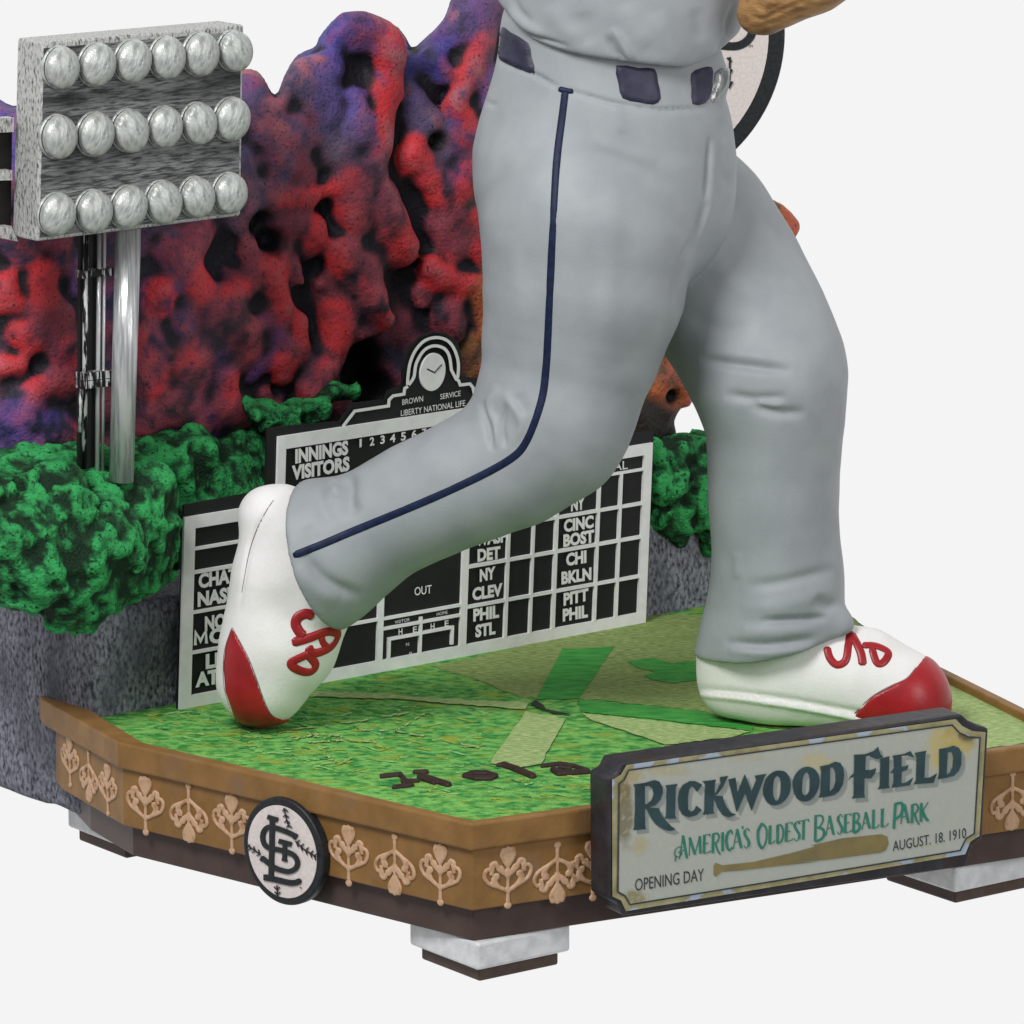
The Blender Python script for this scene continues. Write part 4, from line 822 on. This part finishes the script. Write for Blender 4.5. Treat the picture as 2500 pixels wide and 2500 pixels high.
BR = mat('black_silver_wash', lin('cfcfcf'), lin('161618'), 70, .35, .3, bump=.5, bscale=70, lo=.43, hi=.5, stretch=(1.6, 1.6, .25))
def column(pts, name='stay'):
    for x0, y0, x1, y1, r in pts:
        mb = MB(); tube(mb, tp(x0, y0, -.035), tp(x1, y1, -.035), r, r, 14); o = fixn(mb.build(name, BR, lt, True)); o.data.polygons.foreach_set('use_smooth', [len(p.vertices) == 4 for p in o.data.polygons])
mb = MB(); q = [tp(222, 1165, -.05), tp(272, 1165, -.05), tp(278, 560, -.05), tp(226, 560, -.05)]; mb.add(*prism(q, [p - ND*.012 for p in q])); fixn(mb.build('lattice_gap_shade', MATS['board_black'], lt))  # black strip standing in for the shadow in the gap behind the stays
_BR = BR; BR = POLEM; column([(257, 1160, 263, 560, .0055), (270, 1160, 276, 560, .004)]); BR = _BR
column([(226, 1150, 230, 560, .0065), (214, 1060, 219, 930, .0055)])
for y in (665, 915, 935):
    mb = MB(); q = [tp(214, y, -.02), tp(288, y-8, -.02), tp(288, y+10, -.02), tp(214, y+18, -.02)]; mb.add(*prism(q, [p-ND*.03 for p in q])); fixn(mb.build('clamp', BR, lt))
# open bracket at the left edge of the lamp panel
mb = MB()
def barp(p, th=.03, off=-.08):
    q = [onplane(*k, BA + ND*(TW+off), ND) for k in p]; mb.add(*prism(q, [k - ND*th for k in q]))
for p in ([(-60, 288), (-40, 288), (-40, 590), (-60, 590)], [(-41, 292), (34, 287), (34, 322), (-41, 326)], [(-41, 418), (30, 416), (30, 440), (-41, 442)], [(-41, 556), (28, 552), (45, 590), (-41, 572)]): barp(p)
fixn(mb.build('bracket', SILVW, lt))
mb = MB(); barp([(-60, 300), (30, 296), (26, 575), (-60, 575)], .02, -.115); fixn(mb.build('bracket_back', mat('dark_recess', lin('17130f'), rough=.7), lt))

# ================================================================== ROUND SIGN behind the figurine
sg = thing('round_sign', 'large round off-white sign with a thick black ring, half hidden behind the figurine waist', 'sign')
SY = 1.62; SN = np.array([0, -1.0, 0]); SCn = aty(1515, 85, SY); SR = .396*(14+1.6)/14
mb = MB(); disc(mb, SCn, RGT, ZV, SN, SR, -.04, 0, 128); bev(fixn(mb.build('ring', EMBK, sg)), .008, 3)
mb = MB(); disc(mb, SCn, RGT, ZV, SN, SR*.9, 0, .003, 128); fixn(mb.build('face', EMBW, sg))
def s3(px, py, l=.0055): return tuple(aty(px, py, SY) + SN*l)
mb = MB()
V, F = ribbon(smooth_path([(1842, 20), (1838, 70), (1826, 97), (1796, 112), (1740, 108)], 5), 20); mb.add([s3(x, y) for x, y in V], F)
for p in ([(1775, 140), (1786, 150)], [(1782, 138), (1780, 210)], [(1770, 200), (1780, 212), (1788, 198)], [(1772, 170), (1780, 182), (1787, 168)]):
    V, F = ribbon(p, 5); mb.add([s3(x, y, .006+.0001*len(mb.F)) for x, y in V], F)
text_px(mb, 'TM', (1826, 116), (1837, 115), 7, s3, .0)
mb.build('letter_mark', EMBK, sg)

# ================================================================== PLAYER FIGURINE
pl = thing('player_figurine', 'painted ballplayer figurine striding in grey trousers with a navy side stripe', 'figurine')
def P3(px, py, Y): return np.array(aty(px, py, Y))
def sec(secs):                                               # (left px, right px, y px, depth) -> centre, radius   (or explicit centre/radius)
    return [(P3((l+r)/2, y, Y), (r-l)/2000*(14+Y)/14) for l, r, y, Y in secs]
g = Grid((-.66, -.50, -.46), (.90, .48, 1.26), .0068)
sl, (X, Y, Z) = g.all()
KT = .82
def chain(field, S, ky, k):
    for (a, ra), (b, rb) in zip(S, S[1:]): g.cone(a, b, ra, rb, k, ky, field)
# pelvis and waistband
pel = sec([(1226, 1742, 100, 0), (1216, 1742, 215, 0), (1190, 1768, 290, 0), (1163, 1790, 370, .0), (1166, 1796, 450, .0)])
chain(g.F, pel, KT, .02); g.cone(P3(1712, 130, -.05), P3(1736, 196, -.05), .046, .046, .03)
# leg nearest the camera: thigh, knee
near = sec([(1164, 1640, 440, -.06), (1178, 1698, 560, -.10), (1183, 1668, 700, -.12), (1181, 1616, 830, -.12), (1177, 1565, 960, -.13), (1180, 1535, 1030, -.14)])
chain(g.F, near, .92, .02)
F1 = np.full(g.n, 9.0, np.float32)
low = [(P3(1350, 1010, -.14), .188), (P3(1330, 1050, -.14), .180), (P3(1245, 1130, -.14), .156), (P3(1130, 1180, -.13), .146), (P3(1020, 1228, -.11), .141), (P3(930, 1275, -.09), .133), (P3(868, 1315, -.07), .137), (P3(800, 1345, -.06), .166), (P3(740, 1370, -.05), .186), (P3(700, 1390, -.05), .19)]
for (a, ra), (b, rb) in zip(low, low[1:]): g.cone(a, b, ra-.004, rb-.004, .05, 1.0, F1)
h0, h1, hn = P3(740, 1180, -.02), P3(862, 1528, -.02), P3(692, 1300, -.21)
N_ = np.cross(h1-h0, hn-h0); N_ /= np.linalg.norm(N_); N_ = N_ if N_[0] < 0 else -N_
F1 = smax(F1, ((X-h0[0])*N_[0] + (Y-h0[1])*N_[1] + (Z-h0[2])*N_[2]).astype(np.float32), .016)
g.F[:] = smin(g.F, F1, .035)
# planted leg
F2 = np.full(g.n, 9.0, np.float32)
far = [(P3(1610, 450, .14), .19), (P3(1680, 570, .22), .215), (P3(1760, 690, .20), .212), (P3(1825, 800, .14), .202), (P3(1868, 890, .085), .191), (P3(1880, 940, .045), .183), (P3(1894, 1035, .045), .163), (P3(1888, 1140, .05), .158), (P3(1887, 1240, .05), .154), (P3(1894, 1340, .05), .151), (P3(1898, 1420, .05), .157), (P3(1890, 1480, .05), .152), (P3(1890, 1550, .05), .176), (P3(1890, 1620, .05), .19)]
for (a, ra), (b, rb) in zip(far, far[1:]): g.cone(a, b, ra-.009, rb-.009, .05, 1.0, F2)
g.cone(P3(1980, 1510, -.02), P3(2046, 1528, -.03), .05, .038, .04, 1.0, F2); g.cone(P3(1790, 1560, .03), P3(1748, 1625, .03), .06, .055, .06, 1.0, F2)
h0, h1, hn = P3(1706, 1598, .05), P3(2082, 1522, .03), P3(1850, 1618, -.12)
N_ = np.cross(h1-h0, hn-h0); N_ /= np.linalg.norm(N_); N_ = N_ if N_[2] < 0 else -N_
F2 = smax(F2, ((X-h0[0])*N_[0] + (Y-h0[1])*N_[1] + (Z-h0[2])*N_[2]).astype(np.float32), .014)
g.F[:] = smin(g.F, F2, .006)
g.F[:] += vnoise(X*5, Y*5, Z*5, 51)*.004
V, Q = g.mesh(); V = relax(V, Q, 4, .5)
c5 = lambda p: c4((600, 750), .44, p); c2b = lambda p: c4((500, 1100), .2847, p); c6 = lambda p: c4((1300, 800), .44, p); c2 = lambda p: c4((800, 0), .44, p)
STROKES = [
 # back of the knee
 (c5([(1400, 430), (1345, 560), (1390, 660), (1385, 790)]), 10, .007), (c5([(1425, 470), (1530, 640), (1480, 770)]), 10, .006), (c5([(1440, 540), (1420, 660), (1440, 780)]), 7, -.009), (c5([(1310, 520), (1350, 690), (1370, 800)]), 8, -.010), (c5([(1500, 480), (1560, 600)]), 16, -.004),
 # ankle of the raised leg
 (c2b([(840, 880), (1000, 1080), (1180, 1190), (1360, 1250)]), 16, -.012), (c2b([(780, 1000), (960, 1200), (1150, 1300)]), 22, .006), (c2b([(1250, 180), (1225, 300), (1230, 450), (1300, 560)]), 18, -.020), (c2b([(1100, 200), (1090, 300), (1120, 420)]), 24, .010), (c2b([(980, 330), (1000, 480), (1090, 640)]), 16, -.005), (c2b([(1150, 300), (1140, 400)]), 12, .005), (c2b([(880, 640), (960, 800)]), 14, -.004),
 # planted leg
 (c6([(930, 175), (1150, 205), (1440, 240)]), 12, -.012), (c6([(900, 120), (1150, 150), (1480, 200)]), 20, .005), (c6([(1060, 370), (1240, 395), (1420, 385)]), 12, -.010), (c6([(1200, 430), (1350, 470), (1520, 472)]), 12, -.010), (c6([(1230, 415), (1400, 430)]), 9, .006),
 (c6([(1180, 1440), (1400, 1410), (1690, 1335)]), 14, -.008), (c6([(1140, 1240), (1135, 1400)]), 12, .004), (c6([(1260, 1630), (1450, 1620), (1640, 1608)]), 8, -.014), (c6([(1060, 1745), (1300, 1765), (1580, 1725)]), 12, -.012), (c6([(1080, 1790), (1300, 1800), (1560, 1770)]), 12, .007), (c6([(1150, 1560), (1400, 1540), (1700, 1440)]), 22, .006), (c6([(1560, 1500), (1640, 1540), (1690, 1520)]), 14, -.010), (c6([(1150, 1690), (1350, 1690), (1600, 1670)]), 16, .006),
 # hips: waistband seam, fly and long soft folds
 (c2([(935, 330), (1050, 375), (1150, 415), (1290, 490)]), 5, -.009), (c2([(1290, 490), (1450, 535), (1600, 575), (1850, 610), (2100, 600)]), 5, -.009), (c2([(1200, 260), (1350, 285), (1530, 300)]), 6, -.004),
 ([(1733, 334), (1727, 420), (1722, 490)], 5, -.010), ([(1748, 340), (1742, 420), (1735, 500), (1712, 560), (1690, 600)], 9, .004), ([(1722, 490), (1705, 560), (1665, 640), (1640, 740)], 9, -.008),
 ([(1440, 340), (1520, 370), (1600, 400)], 18, .005), ([(1480, 420), (1490, 620), (1470, 900)], 30, .006), ([(1250, 560), (1270, 760), (1260, 900)], 26, .004), ([(1180, 240), (1200, 255), (1215, 250)], 6, -.004), ([(1500, 250), (1520, 330)], 16, .004), ([(1720, 620), (1790, 690), (1880, 730)], 26, .005), ([(1660, 760), (1760, 800), (1850, 800)], 22, -.005), ([(1790, 350), (1770, 420), (1790, 470)], 14, -.006), ([(1760, 290), (1775, 350)], 8, -.004)]
V = sculpt(V, Q, STROKES)
tro = fixn(new_mesh('trousers', V, Q, TROUSER, pl)); trt = bvh(V, Q)
# navy side stripe, one flattened cord with a small cross bar at the waist
spx = [(1381, 218), (1373, 282), (1359, 396), (1350, 550), (1342, 726), (1337, 836), (1333, 900), (1322, 979), (1286, 1076), (1242, 1124), (1128, 1184), (996, 1242), (864, 1296), (794, 1326), (716, 1357)]
mb = MB(); mb.add(*tape(trt, spx, 19, .0022, '', None, None, 8)); mb.add(*tape(trt, [(1364, 218), (1381, 220), (1399, 224)], 15, .004, '', None, None, 4)); fixn(mb.build('side_stripe', NAVY, pl, True))
# belt: three stretches seen between the wide grey loops
def surf_patch(tree, poly, step, lift, name, m, parent, thick=.006, fall=9.0):
    poly = [(float(x), float(y)) for x, y in poly]; xs = [p[0] for p in poly]; ys = [p[1] for p in poly]; V, F = fill([smooth_loop(poly, 2)], lambda x, y: (x, y, 0))
    bm = bmesh.new(); vs = [bm.verts.new(v) for v in V]
    for f in F:
        try: bm.faces.new([vs[i] for i in f])
        except ValueError: pass
    for _ in range(9):
        L = [e for e in bm.edges if e.calc_length() > step]
        if not L: break
        bmesh.ops.subdivide_edges(bm, edges=L, cuts=1); bmesh.ops.triangulate(bm, faces=bm.faces[:])
    bm.verts.ensure_lookup_table(); PV = np.array([v.co[:2] for v in bm.verts]); FF_ = [tuple(v.index for v in f.verts) for f in bm.faces]
    d = -poly_sd(PV[:, 0], PV[:, 1], smooth_loop(poly, 2)); bm.free(); out = []
    for (x, y), dd in zip(PV, d):
        c, n = hit(tree, x, y); out.append(c + n*(lift + thick*math.sqrt(max(0, min(1, dd/fall)))))
    return out, FF_
for poly in ([(1226, 66), (1246, 78), (1290, 105), (1297, 135), (1306, 178), (1270, 170), (1232, 152), (1218, 140), (1217, 110)], [(1505, 160), (1560, 166), (1598, 168), (1606, 200), (1613, 240), (1595, 255), (1560, 250), (1520, 240), (1510, 205)], [(1687, 180), (1712, 166), (1738, 164), (1740, 190), (1736, 225), (1722, 252), (1690, 254), (1688, 215)]):
    mb = MB(); mb.add(*surf_patch(trt, poly, 10, .001, '', None, None)); fixn(mb.build('belt', BELT, pl, True))
mb = MB(); mb.add(*surf_patch(trt, [(1745, 178), (1762, 166), (1780, 168), (1777, 200), (1764, 226), (1748, 246), (1738, 250), (1736, 226), (1743, 200)], 7, .001, '', None, None, .008)); fixn(mb.build('belt_buckle', SILV, pl, True))
# jersey
g = Grid((-.10, -.36, 1.02), (.72, .36, 1.50), .0066); sl, (X, Y, Z) = g.all()
jer = sec([(1210, 1830, -280, 0), (1219, 1806, -120, 0), (1219, 1806, 0, 0), (1222, 1796, 70, 0), (1226, 1780, 130, 0), (1226, 1770, 200, 0)])
chain(g.F, jer, .86, .02)
jl = [(-100, 30), (1221, 72), (1245, 84), (1300, 122), (1400, 140), (1500, 152), (1600, 168), (1680, 184), (1735, 172), (1790, 150), (2600, 120)]
hem = np.array([[P3(x, y, -.25)[0], P3(x, y, -.25)[2]] for x, y in jl]); zc = np.interp(X[:, 0, 0], hem[:, 0], hem[:, 1])[:, None, None]
g.F[:] = smax(g.F, (zc - Z).astype(np.float32) + (Y+.25)*.16, .022)
V, Q = g.mesh(); V = relax(V, Q, 2, .5)
V = sculpt(V, Q, [(c2([(960, 60), (1000, 130), (1100, 195), (1350, 262)]), 6, -.011), (c2([(1000, 60), (1060, 120), (1200, 200)]), 12, .006), (c2([(1580, 150), (1620, 220), (1690, 340)]), 9, .012), (c2([(1550, 200), (1600, 290), (1660, 350)]), 8, -.011), (c2([(1650, 20), (1700, 150), (1780, 260)]), 22, .006), (c2([(1230, 30), (1300, 150), (1420, 230)]), 24, .006),
                  ([(1795, 0), (1770, 90), (1745, 165)], 9, -.010), ([(1772, 60), (1765, 120), (1735, 175)], 8, .007), ([(1420, 30), (1440, 110)], 26, -.005), ([(1250, -20), (1262, 20), (1300, 60)], 9, -.006), ([(1600, 30), (1640, 120), (1680, 150)], 26, .005), ([(1520, 150), (1500, 60)], 14, -.004), ([(1700, 20), (1712, 100)], 18, -.004)])
fixn(new_mesh('jersey', V, Q, JERSEY, pl))

# shoes: raised foot standing on its toe, planted foot flat
def shoe(lo, hi, segs, cap_fn, name_label, laces, seams, lines, ground=None, ky=1.0, sole_fn=None, h=.0075):
    g = Grid(lo, hi, h); sl, (X, Y, Z) = g.all()
    for a, b, ra, rb in segs: g.cone(a, b, ra-.004, rb-.004, .07, ky)
    if ground is not None: g.F[:] = smax(g.F, (ground - Z).astype(np.float32), .03)
    V, Q = g.mesh(); V = relax(V, Q, 2, .5); V = sculpt(V, Q, seams)
    o = fixn(new_mesh('shoe', V, Q, SHOEW, pl)); tr = bvh(V, Q); tag(o, name_label)
    g2 = Grid(lo, hi, h*.75); sl, (X, Y, Z) = g2.all()
    for a, b, ra, rb in segs: g2.cone(a, b, ra-.004, rb-.004, .07, ky)
    if ground is not None: g2.F[:] = smax(g2.F, (ground - Z).astype(np.float32), .03)
    Xf, Yf, Zf = np.broadcast_arrays(X, Y, Z); near = np.abs(g2.F) < .05; R = np.full(g2.n, 1.0, np.float32)
    pts = np.stack([Xf[near], Yf[near], Zf[near]], 1); R[near] = cap_fn(pts)
    g2.F[:] = smax(g2.F - .0045, R, .004); CV, CQ = g2.mesh(); CV = relax(CV, CQ, 1, .4); fixn(new_mesh('toe_cap', CV, CQ, SHOER, o))
    mb = MB()
    for pts_, wpx in lines: mb.add(*tape(tr, pts_, wpx, .0012, '', None, None, 6, 8, .0))
    fixn(mb.build('seam', SEAM, o, True)); mb = MB()
    for pts_, wpx in laces: mb.add(*tape(tr, pts_, wpx*1.5, wpx/1000*.24, '', None, None, 6, 10, .0005))
    fixn(mb.build('lace', SHOER, o, True)); return o, tr
def s_poly(poly):                                            # photo-pixel outline pushed straight through the shoe, as a signed distance in metres
    return lambda P: (poly_sd(*topx(P).T, poly)/1000).astype(np.float32)
by = -.03
segs = [(P3(668, 1272, by+.02), P3(674, 1420, by), .078, .100), (P3(648, 1252, by+.02), P3(690, 1248, by+.02), .052, .055), (P3(674, 1420, by), P3(671, 1560, by), .099, .121), (P3(671, 1560, by), P3(641, 1660, by), .121, .119), (P3(770, 1505, by-.01), P3(745, 1590, by), .078, .072), (P3(735, 1300, by), P3(775, 1450, by), .075, .08)]
cap = s_poly([(567, 1531), (603, 1600), (625, 1657), (647, 1719), (664, 1748), (690, 1757), (730, 1752), (700, 1790), (640, 1800), (580, 1768), (576, 1763), (550, 1688), (545, 1626), (551, 1575)])
q5 = lambda p: c4((500, 1100), .2847, p)
lac = [(q5([(930, 1420), (870, 1398), (800, 1428), (778, 1490), (815, 1560), (850, 1590)]), 17), (q5([(748, 1648), (900, 1605), (1050, 1552), (1140, 1570), (1120, 1640), (1060, 1700), (930, 1740), (885, 1680)]), 16), (q5([(1000, 1600), (1015, 1650), (1060, 1695)]), 12), (q5([(900, 1740), (800, 1785), (738, 1820), (770, 1865), (860, 1900), (925, 1890), (950, 1830), (880, 1745)]), 15)]
shoe((-.80, -.25, -.60), (-.38, .20, .12), segs, cap, 'raised white shoe balanced on its red toe', lac, [(q5([(600, 400), (440, 690), (375, 900), (318, 1215), (290, 1380)]), 5, -.005), (q5([(560, 400), (410, 690), (345, 900), (285, 1215)]), 9, .002)], [(q5([(590, 425), (520, 530), (440, 690), (375, 900), (318, 1215)]), 2.6), ([(567, 1532), (604, 1600), (626, 1657), (648, 1719), (665, 1747), (688, 1758)], 3.4), ([(566, 1533), (550, 1580), (545, 1628), (549, 1688), (570, 1748)], 3.4)], ground=ZG+.001)
segs = [(P3(1796, 1668, .06), P3(1900, 1660, .04), .096, .11), (P3(1800, 1575, .05), P3(1950, 1590, .03), .10, .10), (P3(1950, 1600, .03), P3(2090, 1640, .005), .10, .095), (P3(2060, 1655, .01), P3(2205, 1705, -.015), .103, .100), (P3(1900, 1680, .04), P3(2210, 1720, -.015), .105, .100), (P3(2130, 1600, .0), P3(2195, 1660, -.01), .052, .065)]
cap = s_poly([(2088, 1745), (2130, 1700), (2180, 1672), (2215, 1656), (2238, 1628), (2260, 1600), (2360, 1640), (2360, 1860), (2060, 1860), (2070, 1780)])
lac = [(cq, wd) for cq, wd in ((c4((1900, 1500), .388, [(305, 205), (325, 275), (370, 318), (425, 290), (440, 200), (455, 112)]), 13), (c4((1900, 1500), .388, [(455, 112), (495, 185), (522, 250), (532, 320)]), 14), (c4((1900, 1500), .388, [(530, 195), (600, 195), (660, 215), (695, 245), (665, 300), (620, 305), (588, 210)]), 13))]
o, tr = shoe((.36, -.25, -.60), (1.14, .25, -.18), segs, cap, 'planted white shoe lying flat with a red toe', lac, [([(1640, 1690), (1729, 1697), (1819, 1706), (1912, 1720), (2006, 1736), (2150, 1765), (2300, 1800)], 6, .009), ([(1640, 1680), (1729, 1686), (1819, 1695), (1912, 1708), (2006, 1724), (2150, 1752), (2300, 1790)], 8, -.007)], [([(2086, 1742), (2128, 1701), (2178, 1673), (2213, 1657), (2236, 1630)], 3.4)], ground=ZG+.001)

# ================================================================== GLOVE
gl = thing('baseball_glove', 'brown creased leather glove tip held against the right side of the jersey', 'glove')
g = Grid((.48, -.42, 1.08), (1.05, .10, 1.55), .007); sl, (X, Y, Z) = g.all()
g.cone(P3(1860, 22, -.2), P3(1990, -50, -.2), .056, .075, .03, 1.1); g.cone(P3(1900, -10, -.22), P3(2060, -120, -.2), .07, .09, .03, 1.1); g.cone(P3(1990, -50, -.2), P3(2120, -160, -.2), .07, .10, .03, 1.1); g.cone(P3(1845, 40, -.2), P3(1870, 40, -.2), .04, .042, .02)
V, Q = g.mesh(); V = relax(V, Q, 2, .5)
c3z = lambda p: c4((1400, 0), .44, p)
V = sculpt(V, Q, [(c3z([(960, 60), (1040, 110), (1150, 60), (1300, 0)]), 6, -.007), (c3z([(1000, 20), (1080, 50), (1180, 10)]), 5, -.006), (c3z([(990, 150), (1100, 130), (1240, 70), (1400, 0)]), 6, -.006), (c3z([(1230, 30), (1300, 45), (1400, -20)]), 5, .005), (c3z([(940, 100), (980, 150), (1050, 165)]), 5, -.004)])
fixn(new_mesh('leather_palm', V, Q, LEATH, gl))
